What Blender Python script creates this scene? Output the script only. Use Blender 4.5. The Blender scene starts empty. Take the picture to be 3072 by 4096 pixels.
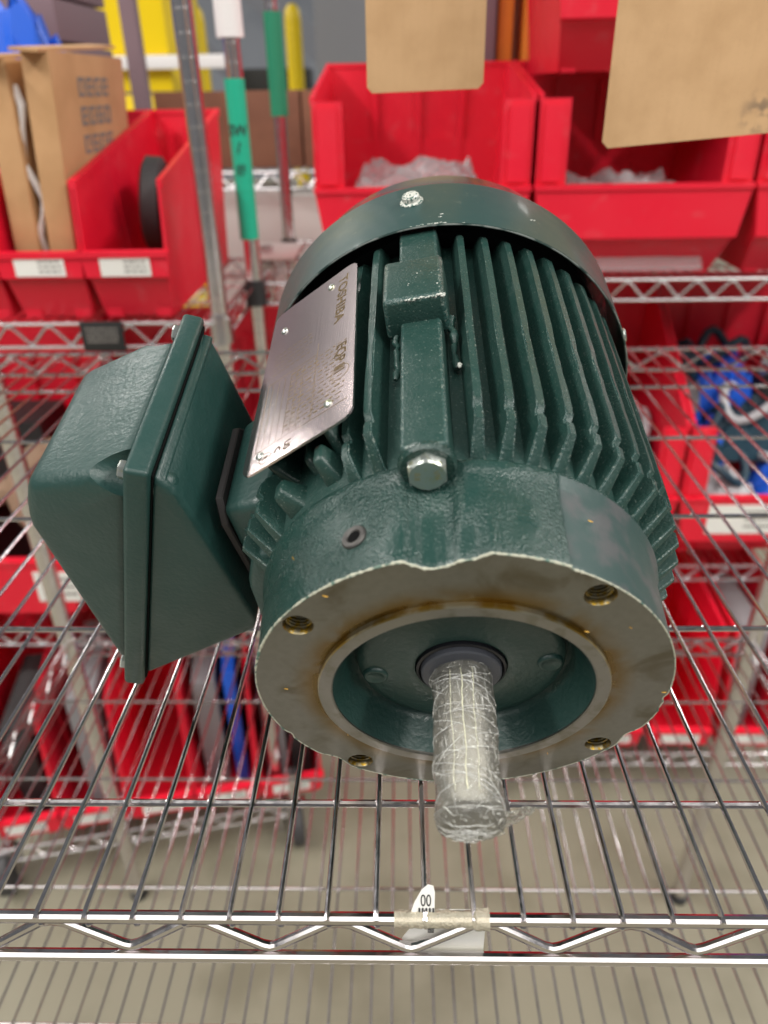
import bpy, bmesh, math, random
from mathutils import Vector, Matrix
from math import radians as rad, sin, cos, pi
random.seed(7)
SC = bpy.context.scene
COL = SC.collection

# ------------------------------------------------------------------ camera
CAM_H = 0.28680
PITCH, YAW, ROLL = rad(29.51), rad(1.5), rad(-1.0)
Fw = Vector((-sin(YAW)*cos(PITCH), cos(YAW)*cos(PITCH), -sin(PITCH)))
Rt = Vector((cos(YAW), sin(YAW), 0.0))
Dn = Fw.cross(Rt)
R2 = Rt*cos(ROLL) - Dn*sin(ROLL)
D2 = Dn*cos(ROLL) + Rt*sin(ROLL)
cd = bpy.data.cameras.new('camera')
cam = bpy.data.objects.new('camera', cd)
COL.objects.link(cam)
cam.matrix_world = Matrix(((R2.x, -D2.x, -Fw.x, 0), (R2.y, -D2.y, -Fw.y, 0), (R2.z, -D2.z, -Fw.z, CAM_H), (0, 0, 0, 1)))
cd.sensor_fit = 'VERTICAL'
cd.sensor_height = 24.0
cd.lens = 24.0*3000/4096
cd.clip_start, cd.clip_end = 0.01, 60
cd.dof.use_dof = True
cd.dof.focus_distance = 0.335
cd.dof.aperture_fstop = 5.0
SC.camera = cam

# ------------------------------------------------------------------ world, lamps, exposure
W = bpy.data.worlds.new('World'); SC.world = W; W.use_nodes = True
bg = W.node_tree.nodes['Background']
bg.inputs[0].default_value = (0.90, 0.95, 1.0, 1)
bg.inputs[1].default_value = 0.135
SC.view_settings.view_transform = 'Standard'
SC.view_settings.look = 'None'
SC.view_settings.exposure = 0.16
SC.view_settings.gamma = 1.0

def strip_light(x, y, z, lx, ly, power):
    l = bpy.data.lights.new('ceiling_or_fill_lamp', 'AREA'); l.shape = 'RECTANGLE'
    l.size, l.size_y, l.energy = lx, ly, power
    l.color = (1.0, 0.97, 0.92)
    o = bpy.data.objects.new('ceiling_or_fill_lamp', l); COL.objects.link(o)
    o.location = (x, y, z)
for y in (-1.25, -3.6):
    for x in (-6.0, -3.0, 0.0, 3.0, 6.0):
        strip_light(x, y, 3.9, 2.95, 1.9, 46)  # unseen panels behind the camera, widened to put bright bands on the rails
for x in (-3.8, 3.8):
    for y in (-2.4, 0.3):
        strip_light(x, y, 3.9, 0.5, 2.5, 150)  # fill lights added at both sides to raise the overall level
for y in (7.8, 10.8):
    for x in (5.0, 8.4): strip_light(x, y, 3.9, 2.7, 0.75, 120)
strip_light(-4.3, 6.4, 3.9, 2.6, 0.40, 190)
strip_light(-9.5, 9.0, 3.9, 2.6, 0.40, 190)

# ------------------------------------------------------------------ helpers
def bm_new(): return bmesh.new()

def mesh_of(name, bm, smooth=True, ang=32):
    bmesh.ops.recalc_face_normals(bm, faces=bm.faces)
    me = bpy.data.meshes.new(name); bm.to_mesh(me); bm.free()
    if smooth:
        me.polygons.foreach_set('use_smooth', [True]*len(me.polygons))
        me.set_sharp_from_angle(angle=rad(ang))
    return me

def obj(name, bm, mat, parent=None, smooth=True, ang=32, mx=None):
    me = bm if isinstance(bm, bpy.types.Mesh) else mesh_of(name, bm, smooth, ang)
    for m in (mat if isinstance(mat, (list, tuple)) else [mat]):
        if len(me.materials) < (len(mat) if isinstance(mat, (list, tuple)) else 1): me.materials.append(m)
    o = bpy.data.objects.new(name, me); COL.objects.link(o)
    if parent is not None: o.parent = parent
    if mx is not None: o.matrix_basis = mx
    return o

def tag(o, label=None, cat=None, group=None, kind=None):
    if label: o['label'] = label
    if cat: o['category'] = cat
    if group: o['group'] = group
    if kind: o['kind'] = kind
    return o

def empty(name, loc, label, cat, group=None, rz=0.0):
    o = bpy.data.objects.new(name, None); COL.objects.link(o)
    o.location = loc; o.rotation_euler = (0, 0, rz); o.empty_display_size = 0.05
    return tag(o, label, cat, group)

def box(bm, x0, y0, z0, x1, y1, z1, bev=0.0, mi=0, mx=None):
    vs = [bm.verts.new(p) for p in ((x0,y0,z0),(x1,y0,z0),(x1,y1,z0),(x0,y1,z0),(x0,y0,z1),(x1,y0,z1),(x1,y1,z1),(x0,y1,z1))]
    fs = [bm.faces.new([vs[i] for i in q]) for q in ((3,2,1,0),(4,5,6,7),(0,1,5,4),(1,2,6,5),(2,3,7,6),(3,0,4,7))]
    for f in fs: f.material_index = mi
    if mx is not None: bmesh.ops.transform(bm, matrix=mx, verts=vs)
    if bev > 0:
        es = list({e for f in fs for e in f.edges})
        bmesh.ops.bevel(bm, geom=es, offset=bev, segments=2, affect='EDGES', profile=0.6)

def hull(bm, pts, bev=0.0, seg=3, mi=0):
    vs = [bm.verts.new(p) for p in pts]
    r = bmesh.ops.convex_hull(bm, input=vs)
    junk = [g for g in r['geom_interior'] if isinstance(g, bmesh.types.BMVert)]
    if junk: bmesh.ops.delete(bm, geom=junk, context='VERTS')
    bmesh.ops.dissolve_limit(bm, angle_limit=rad(1.5), verts=bm.verts, edges=bm.edges)
    if bev > 0:
        for f in bmesh.ops.bevel(bm, geom=list(bm.edges), offset=bev, segments=seg, affect='EDGES', profile=0.5, clamp_overlap=True)['faces']: f.material_index = mi

def tube(bm, pts, r, seg=8, cap=True, mi=0):
    pts = [Vector(p) for p in pts]; rings = []; n = None
    for i, p in enumerate(pts):
        t = (pts[min(i+1, len(pts)-1)] - pts[max(i-1, 0)]).normalized()
        if n is None:
            n = t.cross(Vector((0, 0, 1)))
            if n.length < 1e-3: n = t.cross(Vector((1, 0, 0)))
        n = (n - t*n.dot(t)).normalized(); b = t.cross(n)
        rr = r[i] if isinstance(r, (list, tuple)) else r
        rings.append([bm.verts.new(p + (n*cos(2*pi*k/seg) + b*sin(2*pi*k/seg))*rr) for k in range(seg)])
    for a, c in zip(rings, rings[1:]):
        for k in range(seg):
            bm.faces.new((a[k], a[(k+1) % seg], c[(k+1) % seg], c[k])).material_index = mi
    if cap:
        bm.faces.new(rings[0]); bm.faces.new(rings[-1])

def lathe(bm, prof, seg=96, axis='Y', close=False, c=(0, 0, 0), mi=0, cap=False):
    """prof: list of (radius, position along the axis)"""
    rings = []
    for r, b in prof:
        ring = []
        for k in range(seg):
            a = 2*pi*k/seg
            if axis == 'Y': p = (c[0]+r*sin(a), c[1]+b, c[2]+r*cos(a))
            elif axis == 'Z': p = (c[0]+r*cos(a), c[1]+r*sin(a), c[2]+b)
            else: p = (c[0]+b, c[1]+r*cos(a), c[2]+r*sin(a))
            ring.append(bm.verts.new(p))
        rings.append(ring)
    n = len(rings)
    for i in range(n if close else n-1):
        a, d = rings[i], rings[(i+1) % n]
        for k in range(seg):
            bm.faces.new((a[k], a[(k+1) % seg], d[(k+1) % seg], d[k])).material_index = mi
    if cap:
        bm.faces.new(rings[0]).material_index = mi; bm.faces.new(rings[-1]).material_index = mi

def prism(bm, poly, axis, a, b, mi=0):
    """poly: 2-D outline; axis 'X' -> (y,z), 'Y' -> (x,z), 'Z' -> (x,y)"""
    def P(u, v, w):
        return {'X': (w, u, v), 'Y': (u, w, v), 'Z': (u, v, w)}[axis]
    A = [bm.verts.new(P(u, v, a)) for u, v in poly]; B = [bm.verts.new(P(u, v, b)) for u, v in poly]
    fs = [bm.faces.new(A), bm.faces.new(B[::-1])]
    for i in range(len(poly)):
        j = (i+1) % len(poly); fs.append(bm.faces.new((A[i], A[j], B[j], B[i])))
    for f in fs: f.material_index = mi
    return A + B

def text_mesh(txt, size, depth=0.0, bold=False):
    cu = bpy.data.curves.new('lettering', 'FONT'); cu.body = txt; cu.size = size
    cu.offset = 0.022*size if bold else 0.0; cu.align_x = 'CENTER'; cu.align_y = 'CENTER'; cu.extrude = depth
    o = bpy.data.objects.new('lettering', cu); COL.objects.link(o)
    dg = bpy.context.evaluated_depsgraph_get()
    me = bpy.data.meshes.new_from_object(o.evaluated_get(dg))
    bpy.data.objects.remove(o); bpy.data.curves.remove(cu)
    return me

# ------------------------------------------------------------------ materials
def ND(nt, t, **kw):
    n = nt.nodes.new(t)
    for k, v in kw.items():
        if k.startswith('i_'):
            key = k[2:]; n.inputs[int(key) if key.isdigit() else key].default_value = v
        else: setattr(n, k, v)
    return n

def material(name, base, rough=0.5, metal=0.0, bump=None, var=None, coat=0.0, spec=0.5, rvar=None, local=False, uneven=None):
    """bump (scale, strength, distance) ; var (scale, colour2, lo, hi) ; rvar (scale, rough2)"""
    m = bpy.data.materials.new(name); m.use_nodes = True; nt = m.node_tree
    b = nt.nodes['Principled BSDF']
    b.inputs['Base Color'].default_value = (*base, 1); b.inputs['Roughness'].default_value = rough
    b.inputs['Metallic'].default_value = metal; b.inputs['Coat Weight'].default_value = coat
    b.inputs['Coat Roughness'].default_value = 0.12
    b.inputs['Specular IOR Level'].default_value = spec
    if local: pos = ND(nt, 'ShaderNodeTexCoord').outputs['Object']
    else: pos = ND(nt, 'ShaderNodeNewGeometry').outputs['Position']
    def noise(scale, detail=3.0):
        n = ND(nt, 'ShaderNodeTexNoise'); n.inputs['Scale'].default_value = scale; n.inputs['Detail'].default_value = detail
        nt.links.new(pos, n.inputs['Vector']); return n
    if var:
        n = noise(var[0], 5.0)
        mr = ND(nt, 'ShaderNodeMapRange', interpolation_type='SMOOTHSTEP')
        mr.inputs[1].default_value, mr.inputs[2].default_value = var[2], var[3]
        nt.links.new(n.outputs['Fac'], mr.inputs[0])
        mx = ND(nt, 'ShaderNodeMix', data_type='RGBA')
        mx.inputs[6].default_value = (*base, 1); mx.inputs[7].default_value = (*var[1], 1)
        nt.links.new(mr.outputs[0], mx.inputs[0]); nt.links.new(mx.outputs[2], b.inputs['Base Color'])
    if rvar:
        n = noise(rvar[0], 4.0)
        mr = ND(nt, 'ShaderNodeMapRange'); mr.inputs[1].default_value, mr.inputs[2].default_value = 0.35, 0.65
        mr.inputs[3].default_value, mr.inputs[4].default_value = rough, rvar[1]
        nt.links.new(n.outputs['Fac'], mr.inputs[0]); nt.links.new(mr.outputs[0], b.inputs['Roughness'])
    if bump:
        n = noise(bump[0], 3.0)
        bp = ND(nt, 'ShaderNodeBump')
        if uneven:
            nu = noise(uneven, 2.0); mu = ND(nt, 'ShaderNodeMapRange'); mu.inputs[1].default_value, mu.inputs[2].default_value = 0.35, 0.65
            mu.inputs[3].default_value, mu.inputs[4].default_value = 0.25*bump[1], 1.15*bump[1]
            nt.links.new(nu.outputs['Fac'], mu.inputs[0]); nt.links.new(mu.outputs[0], bp.inputs['Strength'])
        bp.inputs['Strength'].default_value = bump[1]; bp.inputs['Distance'].default_value = bump[2]
        nt.links.new(n.outputs['Fac'], bp.inputs['Height']); nt.links.new(bp.outputs['Normal'], b.inputs['Normal'])
        nt.links.new(bp.outputs['Normal'], b.inputs['Coat Normal'])
    return m

M = {}
GREEN = (0.0125, 0.045, 0.0370)
M['paint'] = material('green_cast_paint', GREEN, 0.24, 0, (850, 1.0, 0.0012), (1300, (0.15, 0.20, 0.175), 0.640, 0.70), coat=0.6, rvar=(120, 0.40), uneven=45)
M['paint_fin'] = material('green_fin_paint', GREEN, 0.38, 0, (900, 0.6, 0.0007), (1250, (0.15, 0.195, 0.17), 0.635, 0.70), coat=0.2, rvar=(150, 0.55), uneven=60)
M['fin_edge'] = material('scuffed_edge_paint', (0.024, 0.066, 0.058), 0.30, 0, (900, 0.8, 0.0008), (650, (0.135, 0.175, 0.152), 0.54, 0.66), coat=0.3)
M['paint_smooth'] = material('green_box_paint', (0.0135, 0.048, 0.042), 0.40, 0, (420, 0.38, 0.0008), (1500, (0.20, 0.25, 0.2), 0.76, 0.80), coat=0.2, rvar=(60, 0.52))
M['paint_sheet'] = material('green_sheet_paint', (0.016, 0.050, 0.047), 0.42, 0, (300, 0.06, 0.0004), (240, (0.05, 0.08, 0.07), 0.64, 0.72), coat=0.12, rvar=(40, 0.52))
M['sanded'] = material('sanded_grey_green', (0.030, 0.062, 0.058), 0.48, 0, (700, 0.25, 0.0004), (70, (0.075, 0.080, 0.082), 0.44, 0.66), coat=0.1)
M['worn'] = material('chipped_pale_edge', (0.50, 0.50, 0.40), 0.6, 0, (1500, 0.6, 0.0006), (420, (0.08, 0.16, 0.13), 0.50, 0.62))
M['chip'] = material('bare_chip', (0.62, 0.63, 0.58), 0.5, 0.2, (1500, 0.7, 0.0006), (900, (0.06, 0.13, 0.11), 0.52, 0.60))
M['steel'] = material('machined_steel', (0.40, 0.385, 0.34), 0.40, 0.85, (1800, 0.06, 0.0003), (120, (0.30, 0.285, 0.24), 0.4, 0.7))
M['zinc'] = material('zinc_bolt', (0.62, 0.66, 0.62), 0.30, 0.9, (900, 0.08, 0.0003), (260, (0.60, 0.62, 0.40), 0.55, 0.72))
M['dark_steel'] = material('dark_steel', (0.105, 0.10, 0.095), 0.42, 0.8, (900, 0.15, 0.0003))
M['black'] = material('black_hole', (0.004, 0.004, 0.004), 0.8, spec=0.1)
M['thread'] = material('oily_thread', (0.22, 0.19, 0.12), 0.30, 0.9, None, (500, (0.24, 0.15, 0.015), 0.45, 0.6))
M['rubber'] = material('black_rubber', (0.010, 0.010, 0.014), 0.38)
M['seal_grey'] = material('grey_seal_face', (0.070, 0.075, 0.092), 0.5)
M['chrome'] = material('chrome_wire', (0.62, 0.585, 0.60), 0.12, 1.0, (70, 0.05, 0.001), rvar=(300, 0.20))
M['chrome_rod'] = material('chrome_rail', (0.60, 0.57, 0.575), 0.11, 1.0, (90, 0.04, 0.001), rvar=(250, 0.19))
M['chrome_far'] = material('chrome_rack', (0.72, 0.69, 0.705), 0.24, 1.0)
M['red'] = material('red_bin_plastic', (0.74, 0.008, 0.032), 0.36, 0, (60, 0.05, 0.002), (34, (0.70, 0.055, 0.075), 0.56, 0.80), rvar=(9, 0.55))
M['paper'] = material('white_paper', (0.78, 0.77, 0.73), 0.8, 0, (200, 0.1, 0.001))
M['ink'] = material('black_ink', (0.02, 0.02, 0.022), 0.7)
M['print_grey'] = material('grey_print', (0.20, 0.185, 0.17), 0.8)
M['card'] = material('brown_cardboard', (0.52, 0.30, 0.145), 0.85, 0, (500, 0.12, 0.001), (16, (0.46, 0.26, 0.12), 0.4, 0.65))
M['card_tan'] = material('tan_card', (0.60, 0.375, 0.195), 0.85, 0, (700, 0.12, 0.0008), (30, (0.54, 0.33, 0.165), 0.4, 0.68))
M['card_dark'] = material('dark_carton', (0.24, 0.105, 0.06), 0.85, 0, None, (10, (0.20, 0.085, 0.05), 0.4, 0.6))
M['yellow'] = material('yellow_enamel', (0.92, 0.66, 0.006), 0.4)
M['teal'] = material('green_label_sleeve', (0.010, 0.42, 0.26), 0.5)
M['darkgreen'] = material('dark_green_sleeve', (0.015, 0.23, 0.12), 0.5)
M['white_plastic'] = material('white_sleeve', (0.82, 0.80, 0.80), 0.5)
M['blackplastic'] = material('black_plastic', (0.018, 0.018, 0.019), 0.55, 0, (400, 0.1, 0.001))
M['grey'] = material('grey_plastic', (0.22, 0.21, 0.22), 0.55)
M['tyre'] = material('grey_black_tyre', (0.045, 0.043, 0.045), 0.6, 0, (300, 0.2, 0.001))
M['mauve'] = material('mauve_board', (0.20, 0.13, 0.15), 0.7)
M['blue'] = material('blue_film', (0.012, 0.11, 0.66), 0.35)
M['navy'] = material('teal_dark_hose', (0.012, 0.045, 0.07), 0.45)
M['tube_brown'] = material('brown_paper_tube', (0.30, 0.20, 0.13), 0.8)
M['pale'] = material('pale_grey_hose', (0.50, 0.51, 0.53), 0.5)
M['concrete'] = material('concrete_floor', (0.235, 0.218, 0.158), 0.5, 0, (20, 0.05, 0.003), (5.5, (0.165, 0.150, 0.102), 0.42, 0.72), rvar=(3, 0.75))
M['wall'] = material('grey_blue_wall', (0.33, 0.35, 0.40), 0.8, 0, None, (1.3, (0.27, 0.29, 0.34), 0.4, 0.65))
M['beam'] = material('grey_steel_beam', (0.24, 0.25, 0.29), 0.6)
M['orange'] = material('orange_box', (0.80, 0.25, 0.03), 0.6)
M['gold'] = material('gold_print', (0.20, 0.135, 0.055), 0.4, 0.7)
M['gasket'] = material('brown_gasket', (0.020, 0.017, 0.017), 0.6)

def card_material():
    m = material('tan_corrugated_card', (0.60, 0.375, 0.195), 0.85, 0, None, None); nt = m.node_tree; b = nt.nodes['Principled BSDF']
    tc = ND(nt, 'ShaderNodeTexCoord')
    def ns(scale, detail=4, vec=None):
        n = ND(nt, 'ShaderNodeTexNoise'); n.inputs['Scale'].default_value = scale; n.inputs['Detail'].default_value = detail
        nt.links.new(vec or tc.outputs['Object'], n.inputs['Vector']); return n.outputs['Fac']
    def mr(v, a, b_, c=0.0, d=1.0):
        n = ND(nt, 'ShaderNodeMapRange', interpolation_type='SMOOTHSTEP'); nt.links.new(v, n.inputs[0])
        for i, q in enumerate((a, b_, c, d)): n.inputs[i+1].default_value = q
        return n.outputs[0]
    def mix(f, A, B):
        n = ND(nt, 'ShaderNodeMix', data_type='RGBA'); nt.links.new(f, n.inputs[0])
        if isinstance(A, tuple): n.inputs[6].default_value = (*A, 1)
        else: nt.links.new(A, n.inputs[6])
        n.inputs[7].default_value = (*B, 1); return n.outputs[2]
    mp = ND(nt, 'ShaderNodeMapping'); mp.inputs['Rotation'].default_value = (0, 0.55, 0); mp.inputs['Scale'].default_value = (260, 20, 18); nt.links.new(tc.outputs['Object'], mp.inputs[0])
    c = mix(mr(ns(28), 0.35, 0.7), (0.62, 0.39, 0.205), (0.54, 0.33, 0.165))
    c = mix(mr(ns(1.0, 2, mp.outputs[0]), 0.45, 0.75, 0, 0.12), c, (0.50, 0.30, 0.15))
    c = mix(mr(ns(900, 3), 0.60, 0.70, 0, 0.35), c, (0.38, 0.24, 0.13))
    sp = ND(nt, 'ShaderNodeVectorMath', operation='DISTANCE'); nt.links.new(ND(nt, 'ShaderNodeNewGeometry').outputs['Position'], sp.inputs[0]); sp.inputs[1].default_value = (0.262, 0.62, 0.266)
    mu = ND(nt, 'ShaderNodeMath', operation='MULTIPLY'); nt.links.new(mr(sp.outputs['Value'], 0.004, 0.020, 1, 0), mu.inputs[0]); nt.links.new(mr(ns(110), 0.42, 0.62), mu.inputs[1])
    c = mix(mu.outputs[0], c, (0.27, 0.18, 0.11))
    nt.links.new(c, b.inputs['Base Color'])
    wv = ND(nt, 'ShaderNodeTexWave', bands_direction='X'); wv.inputs['Scale'].default_value = 55; wv.inputs['Distortion'].default_value = 0.3; nt.links.new(tc.outputs['Object'], wv.inputs['Vector'])
    bp = ND(nt, 'ShaderNodeBump'); bp.inputs['Strength'].default_value = 0.07; bp.inputs['Distance'].default_value = 0.0005
    nt.links.new(wv.outputs['Fac'], bp.inputs['Height']); nt.links.new(bp.outputs['Normal'], b.inputs['Normal'])
    return m
M['hang_card'] = card_material()

def clear_film(name, tint, alpha_t, rough, bscale):
    m = bpy.data.materials.new(name); m.use_nodes = True; nt = m.node_tree
    b = nt.nodes['Principled BSDF']
    b.inputs['Base Color'].default_value = (*tint, 1); b.inputs['Roughness'].default_value = rough
    b.inputs['Transmission Weight'].default_value = alpha_t; b.inputs['IOR'].default_value = 1.35
    pos = ND(nt, 'ShaderNodeTexCoord').outputs['Object']
    n = ND(nt, 'ShaderNodeTexNoise'); n.inputs['Scale'].default_value = bscale; n.inputs['Detail'].default_value = 4
    nt.links.new(pos, n.inputs['Vector'])
    bp = ND(nt, 'ShaderNodeBump'); bp.inputs['Strength'].default_value = 0.9; bp.inputs['Distance'].default_value = 0.002
    nt.links.new(n.outputs['Fac'], bp.inputs['Height']); nt.links.new(bp.outputs['Normal'], b.inputs['Normal'])
    return m
def wrap_film():
    m = bpy.data.materials.new('stretch_film'); m.use_nodes = True; nt = m.node_tree; b = nt.nodes['Principled BSDF']
    b.inputs['Roughness'].default_value = 0.06; b.inputs['IOR'].default_value = 1.33
    tc = ND(nt, 'ShaderNodeTexCoord'); acc = None
    for ang, sc in ((0.75, (1500, 110, 500)), (-0.70, (1700, 130, 500)), (0.12, (1300, 60, 500)), (1.45, (1200, 90, 500))):
        mp = ND(nt, 'ShaderNodeMapping'); mp.vector_type = 'TEXTURE'; mp.inputs['Rotation'].default_value = (0, 0, ang); mp.inputs['Scale'].default_value = tuple(1/v for v in sc)
        nt.links.new(tc.outputs['Object'], mp.inputs[0])
        n = ND(nt, 'ShaderNodeTexNoise'); n.inputs['Scale'].default_value = 1.0; n.inputs['Detail'].default_value = 2; n.inputs['Distortion'].default_value = 0.4
        nt.links.new(mp.outputs[0], n.inputs['Vector'])
        if acc is None: acc = n.outputs['Fac']
        else:
            mx = ND(nt, 'ShaderNodeMath', operation='MAXIMUM'); nt.links.new(acc, mx.inputs[0]); nt.links.new(n.outputs['Fac'], mx.inputs[1]); acc = mx.outputs[0]
    cr = ND(nt, 'ShaderNodeMapRange', interpolation_type='SMOOTHSTEP'); cr.inputs[1].default_value, cr.inputs[2].default_value = 0.60, 0.77
    nt.links.new(acc, cr.inputs[0])
    tr = ND(nt, 'ShaderNodeMapRange'); tr.inputs[3].default_value, tr.inputs[4].default_value = 0.95, 0.25
    nt.links.new(cr.outputs[0], tr.inputs[0]); nt.links.new(tr.outputs[0], b.inputs['Transmission Weight'])
    cm = ND(nt, 'ShaderNodeMix', data_type='RGBA'); cm.inputs[6].default_value = (0.93, 0.93, 0.90, 1); cm.inputs[7].default_value = (0.90, 0.90, 0.83, 1)
    nt.links.new(cr.outputs[0], cm.inputs[0]); nt.links.new(cm.outputs[2], b.inputs['Base Color'])
    bp = ND(nt, 'ShaderNodeBump'); bp.inputs['Strength'].default_value = 1.0; bp.inputs['Distance'].default_value = 0.0012
    nt.links.new(acc, bp.inputs['Height']); nt.links.new(bp.outputs['Normal'], b.inputs['Normal'])
    return m
M['film'] = wrap_film()
M['strand'] = clear_film('stretch_film_fold', (0.95, 0.95, 0.92), 0.35, 0.2, 500)
M['strand_y'] = clear_film('yellowed_film_fold', (0.93, 0.92, 0.70), 0.2, 0.25, 500)
M['bag'] = clear_film('clear_bag', (0.9, 0.9, 0.92), 0.75, 0.15, 60)

def face_material():
    """machined face, with oil stains that gather round the register"""
    m = material('oily_machined_face', (0.28, 0.265, 0.21), 0.38, 0.95, (2200, 0.05, 0.0003))
    nt = m.node_tree; b = nt.nodes['Principled BSDF']
    tc = ND(nt, 'ShaderNodeTexCoord')
    sep = ND(nt, 'ShaderNodeSeparateXYZ'); nt.links.new(tc.outputs['Object'], sep.inputs[0])
    cmb = ND(nt, 'ShaderNodeCombineXYZ'); nt.links.new(sep.outputs[0], cmb.inputs[0]); nt.links.new(sep.outputs[2], cmb.inputs[1])
    ln = ND(nt, 'ShaderNodeVectorMath', operation='LENGTH'); nt.links.new(cmb.outputs[0], ln.inputs[0])
    ring = ND(nt, 'ShaderNodeMapRange', interpolation_type='SMOOTHSTEP')
    ring.inputs[1].default_value, ring.inputs[2].default_value = 0.0570, 0.0690; ring.inputs[3].default_value, ring.inputs[4].default_value = 1.0, 0.0
    nt.links.new(ln.outputs['Value'], ring.inputs[0])
    n1 = ND(nt, 'ShaderNodeTexNoise'); n1.inputs['Scale'].default_value = 42; n1.inputs['Detail'].default_value = 6
    n1.inputs['Distortion'].default_value = 0.8
    nt.links.new(tc.outputs['Object'], n1.inputs['Vector'])
    blot = ND(nt, 'ShaderNodeMapRange', interpolation_type='SMOOTHSTEP')
    blot.inputs[1].default_value, blot.inputs[2].default_value = 0.50, 0.72; blot.inputs[4].default_value = 0.6
    nt.links.new(n1.outputs['Fac'], blot.inputs[0])
    rn = ND(nt, 'ShaderNodeMath', operation='MULTIPLY'); nt.links.new(ring.outputs[0], rn.inputs[0])
    mrn = ND(nt, 'ShaderNodeMapRange'); mrn.inputs[1].default_value, mrn.inputs[2].default_value = 0.30, 0.50
    nt.links.new(n1.outputs['Fac'], mrn.inputs[0]); nt.links.new(mrn.outputs[0], rn.inputs[1])
    sc = ND(nt, 'ShaderNodeMath', operation='MULTIPLY'); sc.inputs[1].default_value = 0.9; nt.links.new(rn.outputs[0], sc.inputs[0])
    # fine radial wear
    n2 = ND(nt, 'ShaderNodeTexNoise'); n2.inputs['Scale'].default_value = 300; n2.inputs['Detail'].default_value = 5
    nt.links.new(tc.outputs['Object'], n2.inputs['Vector'])
    c0 = ND(nt, 'ShaderNodeMix', data_type='RGBA'); c0.inputs[6].default_value = (0.235, 0.231, 0.208, 1); c0.inputs[7].default_value = (0.175, 0.172, 0.152, 1)
    nt.links.new(n2.outputs['Fac'], c0.inputs[0])
    cb = ND(nt, 'ShaderNodeMix', data_type='RGBA'); cb.inputs[7].default_value = (0.085, 0.062, 0.022, 1)
    nt.links.new(blot.outputs[0], cb.inputs[0]); nt.links.new(c0.outputs[2], cb.inputs[6])
    mx = ND(nt, 'ShaderNodeMix', data_type='RGBA'); mx.inputs[7].default_value = (0.155, 0.088, 0.008, 1)
    nt.links.new(cb.outputs[2], mx.inputs[6]); nt.links.new(sc.outputs[0], mx.inputs[0]); nt.links.new(mx.outputs[2], b.inputs['Base Color'])
    rg = ND(nt, 'ShaderNodeMapRange'); rg.inputs[3].default_value, rg.inputs[4].default_value = 0.42, 0.24
    nt.links.new(sc.outputs[0], rg.inputs[0]); nt.links.new(rg.outputs[0], b.inputs['Roughness'])
    return m
M['face'] = face_material()

def brushed_plate():
    m = material('brushed_nameplate', (0.66, 0.565, 0.565), 0.16, 1.0)
    nt = m.node_tree; b = nt.nodes['Principled BSDF']
    tc = ND(nt, 'ShaderNodeTexCoord')
    mp = ND(nt, 'ShaderNodeMapping'); mp.inputs['Scale'].default_value = (2500, 25, 2500)
    nt.links.new(tc.outputs['Object'], mp.inputs[0])
    n = ND(nt, 'ShaderNodeTexNoise'); n.inputs['Scale'].default_value = 1.0; n.inputs['Detail'].default_value = 3
    nt.links.new(mp.outputs[0], n.inputs['Vector'])
    bp = ND(nt, 'ShaderNodeBump'); bp.inputs['Strength'].default_value = 0.06; bp.inputs['Distance'].default_value = 0.0003
    nt.links.new(n.outputs['Fac'], bp.inputs['Height']); nt.links.new(bp.outputs['Normal'], b.inputs['Normal'])
    return m
M['plate'] = brushed_plate()

# ------------------------------------------------------------------ setting
bm = bm_new(); box(bm, -14, -4, -1.32, 14, 13.2, -1.12)
tag(obj('floor', bm, M['concrete'], smooth=False), kind='structure')
bm = bm_new(); box(bm, -14, 13.0, -1.12, 14, 13.2, 5.0)
tag(obj('back_wall', bm, M['wall'], smooth=False), 'plain grey blue warehouse wall far behind the racks', 'wall')

# ------------------------------------------------------------------ wire racks
def truss(bm, p0, p1, zt, zb, pitch, r, phase=0.0, axis='X', seg=6):
    pts = []; L = p1-p0; n = int(L/pitch)+2; c = p0 + phase - pitch
    return c, n

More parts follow.
